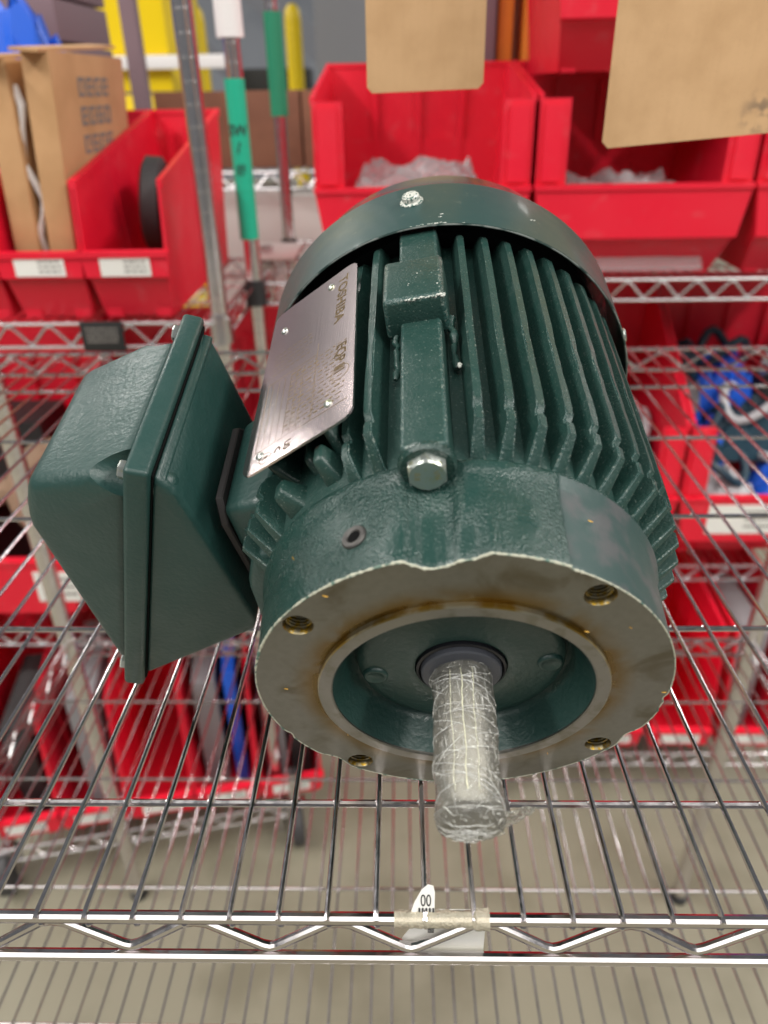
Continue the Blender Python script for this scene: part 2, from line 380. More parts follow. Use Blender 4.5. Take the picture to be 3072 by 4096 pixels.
def shelf(parent, x0, x1, y0, y1, z, crosses, mat, wire_mode='parts', pitch=0.0196, xw=0.0088, rr=0.0026, wr=0.00125, vph=None, seg=10, drop=0.0385, fmat=None):
    """one wire shelf: frame of rods and zigzag trusses, with its wires and cross rods as sub-parts; z = top of wires"""
    zt, zb = z-0.0030-0.0012, z-drop; fmat = fmat or mat
    bm = bm_new()
    for y in (y0, y1):
        tube(bm, [(x0, y, zt), (x1, y, zt)], rr, seg); tube(bm, [(x0, y, zb), (x1, y, zb)], rr, seg)
    for x in (x0, x1):
        tube(bm, [(x, y0, zt), (x, y1, zt)], rr, seg); tube(bm, [(x, y0, zb), (x, y1, zb)], rr, seg)
    vp = 0.0590; hi, lo = zt-0.0045, zb+0.0048; vr = rr*0.82
    for y, s in ((y0, 1), (y1, -1)):
        c = (vph if vph is not None else x0) ; k0 = int((x0-c)/vp)-1; k1 = int((x1-c)/vp)+2
        pts = []
        for k in range(k0, k1):
            xc = c + k*vp
            pts += [(xc-0.0035, y, lo+0.0012), (xc, y, lo), (xc+0.0035, y, lo+0.0012), (xc+vp/2-0.005, y, hi-0.0012), (xc+vp/2, y, hi), (xc+vp/2+0.005, y, hi-0.0012)]
        pts = [p for p in pts if x0 <= p[0] <= x1]
        tube(bm, [(p[0], p[1]+s*0.0015, p[2]) for p in pts], vr, seg)
    for x in (x0, x1):
        n = max(2, int((y1-y0)/vp)); st = (y1-y0)/n; pts = []
        for k in range(n): pts += [(x, y0+k*st, hi), (x, y0+(k+.5)*st, lo)]
        tube(bm, pts+[(x, y1, hi)], vr, 6)
    fr = obj('shelf_frame', bm, fmat, parent)
    n0 = int((x0-xw)/pitch); n1 = int((x1-xw)/pitch)
    def wire_bm(bm, x):
        zc = z-wr
        tube(bm, [(x, y0-0.0022, zc-0.0010), (x, y0+0.0015, zc), (x, y1-0.0015, zc), (x, y1+0.002, zc-0.001)], wr, 8)
        bmesh.ops.create_uvsphere(bm, u_segments=8, v_segments=5, radius=wr*1.15, matrix=Matrix.Translation((x+0.0005, y0-0.0004, zt-rr-0.0012)))
    if wire_mode == 'parts':
        bm = bm_new(); wire_bm(bm, 0.0); me = mesh_of('wire', bm)
        for k in range(n0, n1+1):
            obj('wire', me, mat, fr, mx=Matrix.Translation((xw+k*pitch, 0, 0)))
    else:
        bm = bm_new()
        for k in range(n0, n1+1):
            x = xw+k*pitch; tube(bm, [(x, y0, z-wr), (x, y1, z-wr)], wr, 6)
        tag(obj('deck_wires', bm, mat, fr), kind='stuff')
    bm = bm_new(); cr = 0.0018
    tube(bm, [(x0, 0, z-2*wr-cr), (x1, 0, z-2*wr-cr)], cr, 8)
    # weld blobs where the wires cross
    for k in range(n0, n1+1):
        x = xw+k*pitch
        for s in (-1, 1):
            bmesh.ops.create_icosphere(bm, subdivisions=1, radius=0.0011, matrix=Matrix.Translation((x+s*0.0013, 0, z-2*wr-0.0003)))
    me = mesh_of('cross_rod', bm)
    for y in crosses: obj('cross_rod', me, fmat, fr, mx=Matrix.Translation((0, y, 0)))
    return fr

def post(parent, x, y, z0, z1, mat, r=0.0128, name='post'):
    bm = bm_new()
    lathe(bm, [(r, z0), (r, z1)], 20, 'Z', c=(x, y, 0), cap=True)
    z = z0 + 0.02
    while z < z1:
        lathe(bm, [(r+0.00004, z-0.0010), (r+0.00016, z-0.0005), (r+0.00016, z+0.0005), (r+0.00004, z+0.0010)], 20, 'Z', c=(x, y, 0)); z += 0.0254
    p = obj(name, bm, mat, parent)
    return p

def collar(parent, x, y, z, mat):
    bm = bm_new(); lathe(bm, [(0.0129, z-0.034), (0.0180, z-0.034), (0.0155, z+0.006), (0.0129, z+0.006)], 20, 'Z', c=(x, y, 0), close=True)
    obj('collar', bm, mat, parent)

Y0, Y1 = 0.1818, 0.926
CR = (0.2376, 0.3675, 0.5053, 0.6530, 0.7900)
rackA = empty('wire_rack', (0.0, 0.55, -1.12), 'chrome wire shelf rack that carries the green motor in front', 'wire rack')
def under(root, o):      # keep world coordinates for a part built in world space
    return o
inv = Matrix.Translation((-rackA.location.x, -rackA.location.y, -rackA.location.z))
fr = shelf(rackA, -0.53, 0.545, Y0, Y1, 0.0, CR, M['chrome'], 'parts', vph=0.0033, drop=0.0310, fmat=M['chrome_rod']); fr.matrix_basis = inv
fr = shelf(rackA, -0.53, 0.545, Y0, Y1, -0.465, CR, M['chrome'], 'parts', vph=0.02, seg=8, drop=0.0330, fmat=M['chrome_rod']); fr.matrix_basis = inv
for x, y in ((-0.53, Y0), (0.545, Y0), (-0.53, Y1), (0.545, Y1)):
    top = 0.9 if x > 0 else 0.9
    p = post(rackA, x, y, -1.10, top, M['chrome_far']); p.matrix_basis = inv
    bm = bm_new(); lathe(bm, [(0.0, 0), (0.016, 0.0), (0.016, 0.012), (0.006, 0.014), (0.006, 0.03), (0.0, 0.03)], 16, 'Z', c=(x, y, -1.12))
    f = obj('foot', bm, M['blackplastic'], rackA); f.matrix_basis = inv

rackB = empty('wire_rack', (-0.72, 1.28, -1.12), 'chrome wire rack behind on the left, holding small red bins', 'wire rack')
inv = Matrix.Translation(-rackB.location)
for z in (-0.003+0.003, -0.56):
    fr = shelf(rackB, -1.25, -0.262, 1.072, 1.53, z, (1.18, 1.29, 1.40), M['chrome_far'], 'stuff', vph=-0.60, rr=0.0030, seg=8); fr.matrix_basis = inv
for x, y in ((-1.25, 1.072), (-0.262, 1.085), (-1.25, 1.53), (-0.262, 1.53)):
    z1 = 0.9 if y < 1.2 or x < -1 else 0.02
    p = post(rackB, x, y, -1.12, z1, M['chrome_far'], name='post'); p.matrix_basis = inv
for z in (0.0, -0.56):
    bm = bm_new(); lathe(bm, [(0.0129, z-0.036), (0.0185, z-0.036), (0.0160, z+0.006), (0.0129, z+0.006)], 20, 'Z', c=(-0.262, 1.085, 0), close=True)
    o = obj('collar', bm, M['chrome_far'], rackB); o.matrix_basis = inv

rackC = empty('wire_rack', (0.45, 1.50, -1.12), 'chrome wire rack behind on the right, stacked with large red bins', 'wire rack')
inv = Matrix.Translation(-rackC.location)
for z in (0.0, -0.585):
    fr = shelf(rackC, -0.247, 1.25, 1.312, 1.715, z, (1.41, 1.51, 1.61), M['chrome_far'], 'stuff', vph=0.30, rr=0.0030, seg=8); fr.matrix_basis = inv
for x, y in ((-0.247, 1.30), (1.25, 1.312), (-0.240, 1.70), (1.25, 1.715)):
    p = post(rackC, x, y, -1.12, 0.9, M['chrome_far']); p.matrix_basis = inv
    if x < 0:
        bm = bm_new(); lathe(bm, [(0.0129, -0.036), (0.0185, -0.036), (0.0160, 0.006), (0.0129, 0.006)], 20, 'Z', c=(x, y, 0), close=True)
        o = obj('collar', bm, M['blackplastic'], rackC); o.matrix_basis = inv

# sleeves on the posts of the right-hand rack
def sleeve(name, label, x, y, z0, z1, mat, txt=None, r=0.0142):
    bm = bm_new(); lathe(bm, [(0.0139, z0), (r+0.001, z0), (r+0.001, z1), (0.0139, z1)], 24, 'Z', c=(0, 0, 0), close=True)
    o = tag(obj(name, bm, mat), label, 'post label'); o.location = (x, y, 0)
    if txt:
        for t, z, s in txt:
            me = text_mesh(t, s, 0.0002, True)
            for v in me.vertices:      # wrap the marks round the sleeve
                a = v.co.x/(r+0.001); v.co = Vector(((r+0.0014+v.co.z)*sin(a), -(r+0.0014+v.co.z)*cos(a), z+v.co.y))
            obj('lettering', me, M['ink'], o)
    return o
sleeve('label_sleeve', 'bright green label sleeve with black marker writing on the middle post', -0.2485, 1.300, 0.0726, 0.302, M['teal'], [('SW', 0.232, 0.021), ('/', 0.208, 0.022), ('#', 0.178, 0.022)])
sleeve('label_sleeve', 'white label sleeve at the top of the middle post', -0.2480, 1.300, 0.354, 0.60, M['white_plastic'], r=0.019)
sleeve('label_sleeve', 'dark green label sleeve on the slim post farther back', -0.2400, 1.700, 0.240, 0.415, M['darkgreen'], r=0.0165)

# black tag on the left rack's rail
bm = bm_new(); box(bm, -0.031, -0.003, -0.022, 0.031, 0, 0.022, 0.002)
tg = tag(obj('rail_tag', bm, M['blackplastic']), 'small black tag clipped to the front rail of the left rack', 'tag'); tg.location = (-0.432, 1.068, -0.022)
bm = bm_new()
for k in range(4):
    x = -0.023
    while x < 0.022:
        w = random.uniform(0.002, 0.006); box(bm, x, -0.0036, 0.010-k*0.0062, min(x+w, 0.023), -0.0031, 0.0135-k*0.0062); x += w+0.0016
obj('print', bm, M['print_grey'], tg, smooth=False)

# ------------------------------------------------------------------ bins
def bin_bm(w, d, hf, hb, lip, pb, inset, fl, slope):
    t = 0.003; bm = bm_new(); h = w/2
    prof = [(inset, 0), (d-0.012, 0), (d, hb), (slope, hf), (0, lip), (0, pb)]
    for s in (-1, 1):
        x0, x1 = (h-t, h) if s > 0 else (-h, -h+t)
        prism(bm, prof, 'X', x0, x1)
        # rim along the top of the side wall
        top = [(slope, hf), (d, hb)]
        for a, b in zip(top, top[1:]):
            prism(bm, [(a[0], a[1]-0.008), (b[0], b[1]-0.008), (b[0], b[1]+0.002), (a[0], a[1]+0.002)], 'X', (h-t-0.001) if s > 0 else -h-0.003, (h+0.003) if s > 0 else -h+t+0.001)
        # upright front flange
        if fl > 0:
            xa, xb = (h-fl, h+0.001) if s > 0 else (-h-0.001, -h+fl)
            vs = prism(bm, [(0.0, lip-0.002), (slope, hf-0.004), (slope+0.007, hf-0.004), (0.007, lip-0.002)], 'X', xa, xb)
            xa, xb = (h-fl*0.80, h-fl*0.15) if s > 0 else (-h+fl*0.15, -h+fl*0.80)
            prism(bm, [(-0.004, lip+0.006), (slope-0.004, hf-0.012), (slope+0.002, hf-0.012), (0.002, lip+0.006)], 'X', xa, xb)
    box(bm, -h+t, d-0.014, 0.001, h-t, d-0.011, hb*0.6)
    prism(bm, [(d-0.0137, 0.001), (d-0.0107, 0.001), (d-0.001, hb), (d-0.004, hb)], 'X', -h+t, h-t)
    box(bm, -h, d-0.006, hb-0.006, h, d+0.010, hb+0.0015)
    box(bm, -h+t, inset+0.002, 0.0005, h-t, d-0.012, 0.004)
    # front panel: lip, label panel, slanting underside
    prism(bm, [(-0.008, lip), (0.004, lip), (0.004, pb-0.004), (-0.008, pb)], 'X', -h-0.002, h+0.002)
    prism(bm, [(-0.011, lip+0.001), (0.006, lip+0.001), (0.006, lip-0.007), (-0.011, lip-0.007)], 'X', -h-0.003, h+0.003)
    prism(bm, [(0.0, pb), (0.003, pb), (inset+0.003, 0.0006), (inset, 0.0006)], 'X', -h+t, h-t)
    for k in range(3):      # moulded ribs on the back wall and sides
        x = -h + w*(k+1)/4
        box(bm, x-0.006, d-0.017, 0.006, x+0.006, d-0.0125, hb*0.9)
    for s in (-1, 1):
        for k in range(3):
            y = inset + (d-inset)*(0.35+0.2*k)
            xa, xb = (h-t-0.003, h-t+0.0005) if s > 0 else (-h+t-0.0005, -h+t+0.003)
            box(bm, xa, y, 0.006, xb, y+0.012, hf*0.86)
    bmesh.ops.recalc_face_normals(bm, faces=bm.faces)
    box(bm, h-0.03, inset-0.004, -0.0005, h-0.004, inset+0.02, 0.012); box(bm, -h+0.004, inset-0.004, -0.0005, -h+0.03, inset+0.02, 0.012)
    for v in bm.verts: v.co.x *= 0.86 + 0.14*min(1.0, max(0.0, v.co.z/lip))
    return bm

BIN = {}
def make_bin(kind, loc, label, group, rz=0.0, paper=None):
    spec = {'small': (0.1175, 0.43, 0.181, 0.256, 0.094, 0.060, 0.022, 0.0, 0.012),
            'tall': (0.128, 0.33, 0.30, 0.33, 0.060, 0.020, 0.010, 0.0, 0.030),
            'big': (0.340, 0.36, 0.272, 0.325, 0.146, 0.066, 0.050, 0.046, 0.004),
            'wide': (0.346, 0.36, 0.22, 0.48, 0.140, 0.030, 0.040, 0.046, 0.004),
            'deep': (0.340, 0.36, 0.30, 0.51, 0.150, 0.050, 0.040, 0.046, 0.004)}[kind]
    if kind not in BIN: BIN[kind] = mesh_of('storage_bin', bin_bm(*spec))
    o = obj('storage_bin', BIN[kind], M['red']); tag(o, label, 'storage bin', group)
    o.location = loc; o.rotation_euler = (0, 0, rz)
    if paper:
        cx, cz, w, h = paper
        bm = bm_new(); box(bm, cx-w/2, -0.0095, cz-h/2, cx+w/2, -0.0083, cz+h/2)
        lb = obj('paper_label', bm, M['paper'], o, smooth=False)
        bm = bm_new()
        for k in range(3):
            x = cx-w*0.02
            while x < cx+w*0.42:
                ww = random.uniform(0.003, 0.010); box(bm, x, -0.0100, cz+h*(0.22-0.25*k), min(x+ww, cx+w*0.44), -0.0096, cz+h*(0.22-0.25*k)+h*0.08); x += ww+0.002
        obj('print', bm, M['print_grey'], lb, smooth=False)
    return o
G1 = 'small red bins on the left rack'; G2 = 'large red bins on the right rack'; G3 = 'red bins on the lower shelves'
make_bin('small', (-0.6210, 1.075, 0.001), 'small red bin cut off by the left edge, left of the bin of cartons', G1)
make_bin('small', (-0.5010, 1.075, 0.001), 'small red bin with white front label holding two upright brown cartons', G1, paper=(0.0, 0.076, 0.070, 0.026))
make_bin('small', (-0.3810, 1.075, 0.001), 'small red bin with white front label holding a black wheel', G1, paper=(0.0, 0.075, 0.070, 0.026))
make_bin('big', (0.0360, 1.297, 0.001), 'large red open bin directly behind the motor fan cover', G2)
make_bin('big', (0.3860, 1.297, 0.001), 'large red open bin to the right of the fan cover, below the stacked bin', G2)
make_bin('big', (0.7360, 1.297, 0.001), 'large red bin cut off by the right edge on the upper shelf', G2)
make_bin('big', (0.3900, 1.290, 0.303), 'large red bin stacked on top of another one, cut off at the top', G2)
make_bin('wide', (-0.7400, 1.085, -0.559), 'deep red bin with white label under the left shelf, holding brown tubes', G3, paper=(0.133, 0.088, 0.075, 0.062))
make_bin('wide', (-0.3900, 1.085, -0.559), 'deep red bin under the left rack, hidden mostly behind the terminal box', G3, paper=(0.0, 0.088, 0.075, 0.062))
make_bin('deep', (0.0300, 1.330, -0.584), 'deep red bin low on the right rack, mostly behind the motor', G3)
make_bin('deep', (0.3800, 1.330, -0.584), 'deep red bin low on the right rack, its corner beside the motor fins', G3)
make_bin('deep', (0.7300, 1.330, -0.584), 'deep red bin with white label low at right, full of blue hoses', G3, paper=(-0.035, 0.102, 0.155, 0.066))

# ------------------------------------------------------------------ low carts with more bins
def cart(loc, rz, L, D, label):
    root = empty('wire_cart', loc, label, 'cart', None, rz)
    shelf(root, 0, L, 0, D, 0.12, (D*0.33, D*0.66), M['chrome_far'], 'stuff', vph=0.03, rr=0.003, seg=8)
    for x in (0.01, L-0.01):
        for y in (0.01, D-0.01):
            bm = bm_new(); lathe(bm, [(0.0, 0.1115), (0.012, 0.1115), (0.012, 0.20), (0.0, 0.20)], 14, 'Z', c=(x, y, 0))
            obj('post', bm, M['chrome_far'], root)
            bm = bm_new(); lathe(bm, [(0.010, -0.014), (0.046, -0.013), (0.052, -0.009), (0.052, 0.009), (0.046, 0.013), (0.010, 0.014)], 24, 'X', c=(x, y, 0.052), close=True)
            wl = obj('wheel', bm, M['tyre'], root)
            bm = bm_new(); box(bm, x-0.020, y-0.014, 0.035, x-0.017, y+0.014, 0.105); box(bm, x+0.017, y-0.014, 0.035, x+0.020, y+0.014, 0.105); box(bm, x-0.020, y-0.016, 0.1055, x+0.020, y+0.016, 0.111)
            obj('fork', bm, M['chrome_far'], root)
    return root
ra = rad(11.5)
c1 = Vector((-0.800, 0.935, -1.12))
cart(c1, ra, 0.60, 0.42, 'low wire cart on casters turned askew under the left rack')
desc = ['tall red bin at the left end of the low cart, dark inside', 'tall red bin on the low cart holding a grey slab, second from left',
        'tall red bin in the middle of the low cart, empty', 'tall red bin on the low cart holding blue and grey slabs', 'tall red bin at the right end of the low cart, with grey slabs']
for k in range(5):
    lx, ly = 0.070+0.129*k, 0.015
    p = c1 + Vector((lx*cos(ra)-ly*sin(ra), lx*sin(ra)+ly*cos(ra), 0.122))
    if k < 4: make_bin('tall', p, desc[k], 'tall red bins on the low left cart', ra, paper=(0.0, 0.040, 0.075, 0.026))
    else: make_bin('tall', p, desc[k], 'tall red bins on the low left cart', ra, paper=(0.0, 0.040, 0.075, 0.026))
c2 = Vector((0.20, 1.19, -1.12))
cart(c2, 0.0, 0.95, 0.42, 'low wire cart on casters under the right rack')
for k, (x, l) in enumerate(((0.30, 'tall red bin on the right low cart, just behind the flange edge'), (0.455, 'tall red bin on the right low cart holding dark slabs'), (0.605, 'tall red bin with white label, third on the right low cart'), (0.755, 'tall red bin with white label at the right end of the low cart'))):
    make_bin('tall', (x, 1.20, -0.998), l, 'tall red bins on the low right cart', 0.0, paper=(0.0, 0.040, 0.085, 0.028))

def slab(loc, size, mat, label, cat='slab', rz=0.0, tilt=0.0, bev=0.003, name='slab'):
    bm = bm_new(); box(bm, -size[0]/2, -size[1]/2, 0, size[0]/2, size[1]/2, size[2], bev)
    o = tag(obj(name, bm, mat), label, cat); o.location = loc; o.rotation_euler = (0, tilt, rz); return o
def oncart(k, dx, dy, dz=0.1275):
    lx, ly = 0.070+0.129*k+dx, 0.015+dy
    return c1 + Vector((lx*cos(ra)-ly*sin(ra), lx*sin(ra)+ly*cos(ra), dz))
slab(oncart(0, 0.01, 0.16), (0.05, 0.22, 0.24), M['blackplastic'], 'black slab in the leftmost tall bin', rz=ra)
slab(oncart(1, 0.018, 0.15), (0.052, 0.24, 0.31), M['grey'], 'mid grey slab standing in the second tall bin', rz=ra)
slab(oncart(3, -0.020, 0.17), (0.045, 0.22, 0.28), M['grey'], 'grey slab left of the blue slab in a tall bin', rz=ra)
slab(oncart(3, 0.030, 0.17), (0.024, 0.22, 0.30), M['blue'], 'blue slab standing in a tall bin on the low cart', rz=ra)
slab(oncart(4, -0.024, 0.16), (0.042, 0.24, 0.31), M['grey'], 'grey slab at left in the rightmost tall bin of the left cart', rz=ra)
slab(oncart(4, 0.026, 0.16), (0.042, 0.24, 0.29), M['blackplastic'], 'black slab at right in the rightmost tall bin of the left cart', rz=ra)
slab((0.435, 1.36, -0.993), (0.05, 0.22, 0.30), M['blackplastic'], 'black slab in a tall bin on the right low cart')
slab((0.50, 1.36, -0.993), (0.035, 0.22, 0.28), M['grey'], 'grey slab beside the black one on the right low cart')
slab((0.74, 1.37, -0.993), (0.07, 0.22, 0.27), M['grey'], 'grey slab in the rightmost tall bin on the right cart')

# ------------------------------------------------------------------ contents of the bins, boxes, background
def carton(loc, w, d, h, label, mat, rz=0.0, lean=0.0, open_top=False, marks=False):
    root = empty('cardboard_carton', loc, label, 'carton', None, rz)
    bm = bm_new(); box(bm, -w/2, 0, 0, w/2, d, h, 0.0012)
    b = obj('carton_body', bm, mat, root); 
    mx = Matrix.Rotation(lean, 4, 'Y'); b.matrix_basis = mx
    bm = bm_new()
    if open_top:
        box(bm, -w/2-0.002, -0.010, h-0.002, w/2-0.002, d*0.98, h+0.002, 0.0, mx=Matrix.Rotation(0.05, 4, 'X'))
        f = obj('flap', bm, mat, b, smooth=False)
    else: bm.free()
    if marks:
        bm = bm_new()
        for r in range(4):
            z = h-0.052-r*0.036; y = d*0.30
            for c in range(4):
                yy = y + c*0.032; x0, x1 = w/2+0.0002, w/2+0.0006
                box(bm, x0, yy, z, x1, yy+0.025, z+0.005); box(bm, x0, yy, z+0.019, x1, yy+0.025, z+0.024)
                box(bm, x0, yy, z+0.005, x1, yy+0.007, z+0.019); box(bm, x0, yy+0.018, z+0.005+0.004*random.random(), x1, yy+0.025, z+0.019-0.006*random.random())
                if (r+c) % 2: box(bm, x0, yy+0.007, z+0.010, x1, yy+0.018, z+0.014)
        obj('print', bm, M['print_grey'], b, smooth=False)
    return root
carton((-0.531, 1.098, 0.006), 0.034, 0.26, 0.322, 'slim brown carton with open flap, left one in the red bin', M['card'], 0.0, 0.045, True)
carton((-0.484, 1.098, 0.006), 0.036, 0.29, 0.330, 'slim brown carton with grey printed lines, right one in the red bin', M['card'], 0.0, 0.075, True, True)
bm = bm_new()
random.seed(3)
pts = [(-0.503+0.008*sin(i*1.3), 1.112+0.004*cos(i*2.1), 0.02+0.023*i) for i in range(13)]
tube(bm, pts, [0.003+0.003*abs(sin(i*1.9)) for i in range(13)], 6)
tag(obj('packing_film', bm, M['white_plastic']), 'crumpled white packing film between the two slim cartons', 'packing film')
bm = bm_new()
lathe(bm, [(0.022, -0.013), (0.060, -0.016), (0.068, -0.011), (0.068, 0.011), (0.060, 0.016), (0.022, 0.013)], 40, 'X', close=True)
wh = tag(obj('caster_wheel', bm, M['tyre']), 'black wheel standing on edge inside a small red bin', 'wheel'); wh.location = (-0.380, 1.25, 0.134)
wh.rotation_euler = (0, 0.10, 0.12)
bm = bm_new()
lathe(bm, [(0.008, -0.018), (0.022, -0.018), (0.022, 0.018), (0.008, 0.018)], 30, 'X', close=True); obj('hub', bm, M['grey'], wh)
bm = bm_new(); box(bm, -0.035, -0.03, 0, 0.02, 0.06, 0.003); o = tag(obj('paper_slip', bm, M['card_tan']), 'small tan paper slip lying in the bin by the wheel', 'paper'); o.location = (-0.395, 1.16, 0.008)

def ring_coil(loc, R, r, mat, label, cat, turns=3, tilt=(0, 0, 0), name='hose_coil'):
    bm = bm_new(); pts = []
    n = turns*28
    for i in range(n):
        a = 2*pi*i/28; k = i/28
        pts.append((R*(1-0.10*k)*cos(a), R*(1-0.10*k)*sin(a), 1.7*r*k*0.55+0.004*sin(3*a)))
    tube(bm, pts, r, 8)
    o = tag(obj(name, bm, mat), label, cat); o.location = loc; o.rotation_euler = tilt; return o
ring_coil((-0.730, 1.24, -0.470), 0.115, 0.020, M['tube_brown'], 'coil of brown paper rope in the deep left bin', 'coil', 3, (0.9, 0.0, 0))
ring_coil((-0.650, 1.27, -0.380), 0.090, 0.016, M['tube_brown'], 'second coil of brown paper rope leaning behind the first', 'coil', 3, (1.1, 0.2, 0.3), )
slab((-0.78, 1.36, -0.552), (0.20, 0.12, 0.30), M['blackplastic'], 'black block standing behind the brown coils', 'block', name='block')
slab((-0.36, 1.28, -0.552), (0.26, 0.2, 0.24), M['blackplastic'], 'black block in the deep bin behind the terminal box', 'block', name='block')

def crumple(loc, sx, sy, h, mat, label, cat, seed, name='plastic_bag', soft=0.0):
    random.seed(seed); bm = bm_new(); n = 14; g = []
    for j in range(n+1):
        for i in range(n+1):
            u, v = i/n-.5, j/n-.5; e = max(0, 1-(2*max(abs(u), abs(v)))**3)
            g.append(bm.verts.new((u*sx, v*sy, h*e*((0.35+random.random())*(1-soft)+soft*(0.55+0.13*sin(17*u+3*v+seed)+0.12*cos(13*v-6*u+seed)+0.16*random.random()))+0.001)))
    for j in range(n):
        for i in range(n):
            a = j*(n+1)+i; bm.faces.new((g[a], g[a+1], g[a+n+2], g[a+n+1]))
    vs = [bm.verts.new((v.co.x, v.co.y, 0)) for v in g]
    for j in range(n):
        for i in range(n):
            a = j*(n+1)+i; bm.faces.new((vs[a+n+1], vs[a+n+2], vs[a+1], vs[a]))
    for k in range(n):
        for a, b in ((k, k+1), (n*(n+1)+k+1, n*(n+1)+k), ((k+1)*(n+1), k*(n+1)), (k*(n+1)+n, (k+1)*(n+1)+n)):
            bm.faces.new((g[a], vs[a], vs[b], g[b])) if False else None
    o = tag(obj(name, bm, mat, ang=20), label, cat); o.location = loc; return o
def bag(loc, sx, sy, h, label, seed):
    random.seed(seed); bm = bm_new(); n = 34; g = []
    for j in range(n+1):
        for i in range(n+1):
            u, v = i/n-.5, j/n-.5; e = min(1.0, 1.35*max(0, 1-(2*max(abs(u), abs(v)))**4))
            w = 0.84+0.055*sin(19*u+5*v+seed)+0.05*cos(23*v-11*u)+0.045*sin(41*u*v+31*v)+0.07*random.random()
            g.append(bm.verts.new((u*sx, v*sy, h*e*w+0.002)))
    for j in range(n):
        for i in range(n):
            a = j*(n+1)+i; bm.faces.new((g[a], g[a+1], g[a+n+2], g[a+n+1]))
    c = bm.verts.new((0, 0, 0.0005)); bd = [g[k] for k in range(n+1)] + [g[k*(n+1)+n] for k in range(1, n+1)] + [g[n*(n+1)+n-k] for k in range(1, n+1)] + [g[(n-k)*(n+1)] for k in range(1, n)]
    for p, q in zip(bd, bd[1:]+bd[:1]): bm.faces.new((q, p, c))
    o = tag(obj('plastic_bag', bm, M['bag'], ang=18), label, 'plastic bag'); o.location = loc; return o
bag((0.030, 1.45, 0.007), 0.27, 0.26, 0.168, 'crumpled clear plastic bag inside the bin behind the fan cover', 5)
bag((0.380, 1.45, 0.007), 0.27, 0.26, 0.140, 'crumpled clear plastic bag inside the bin right of the fan cover', 6)
bg_ = crumple((-0.64, 1.42, 0.28), 0.22, 0.2, 0.12, M['blue'], 'blue plastic bag on the pile at the upper left', 'plastic bag', 8)
slab((-0.62, 1.42, 0.003), (0.26, 0.13, 0.275), M['mauve'], 'dull mauve box behind the cartons carrying the blue bag', 'box', name='storage_box')

def glove_heap():
    for i, (x, y, z, sx, sy, h, m, l) in enumerate((
        (0.66, 1.43, -0.47, 0.16, 0.14, 0.10, 'pale', 'pale grey folded glove bundle in front in the right deep bin'),
        (0.80, 1.44, -0.46, 0.13, 0.14, 0.09, 'blue', 'bright blue glove bundle in the front right of the deep bin'),
        (0.63, 1.50, -0.40, 0.11, 0.12, 0.11, 'blue', 'bright blue glove bundle by the left wall of the deep bin'),
        (0.74, 1.51, -0.37, 0.17, 0.14, 0.11, 'navy', 'dark teal glove bundle in the middle of the right deep bin'),
        (0.69, 1.59, -0.30, 0.13, 0.12, 0.13, 'blue', 'bright blue glove bundle on the back of the heap'),
        (0.83, 1.58, -0.31, 0.13, 0.12, 0.12, 'blackplastic', 'black glove bundle on the back of the heap'),
        (0.60, 1.58, -0.31, 0.08, 0.12, 0.12, 'grey', 'grey glove bundle on the back left of the heap'),
        (0.47, 1.50, -0.43, 0.14, 0.16, 0.12, 'navy', 'dark teal glove bundle in the bin left of the blue heap'),
        (0.42, 1.60, -0.35, 0.14, 0.12, 0.12, 'pale', 'pale grey glove bundle in the bin left of the blue heap'))):
        o = crumple((x, y-0.01, z-0.035), sx*1.12, sy, h, M[m], l, 'gloves', 40+i, 'glove_bundle', 0.35)
        bm = bm_new(); pts = [(sx*0.36*cos(a), sy*0.33*sin(a), h*(0.95+0.25*sin(2*a+i))) for a in [2*pi*k/20 for k in range(21)]]
        tube(bm, pts, 0.009, 8); obj('cuff', bm, M['pale' if i % 2 else 'navy'], o)
glove_heap()

# cards hanging in front of the racks
def card(loc, w, h, label, slant, rz, spot=False):
    bm = bm_new(); r = 0.004
    pl = [(-w/2+r, 0+slant[0]), (w/2-r, slant[1]), (w/2, slant[1]+r), (w/2, h), (-w/2, h), (-w/2, r+slant[0])]
    prism(bm, pl, 'Y', 0, 0.003)
    o = tag(obj('hanging_card', bm, M['hang_card'], smooth=False), label, 'card', 'tan cards hanging above the motor'); o.location = loc; o.rotation_euler = (0.0, 0.0, rz); return o
card((0.0210, 0.70, 0.2828), 0.0940, 0.32, 'smaller tan cardboard card hanging above the motor fan cover', (0.0, 0.002), 0.0)
c_ = card((0.243, 0.62, 0.2480), 0.185, 0.34, 'larger tan cardboard card hanging at the upper right, soiled near its lower edge', (-0.003, 0.010), 0.0)
bm = bm_new(); box(bm, 0.028, -0.0012, 0.072, 0.0925, -0.0002, 0.16)
# red tape corner of the larger card
bm.free(); bm = bm_new(); prism(bm, [(0.020, 0.082), (0.040, 0.079), (0.06, 0.10), (0.028, 0.10)], 'Y', -0.0008, -0.0001); obj('tape', bm, M['red'], c_, smooth=False)

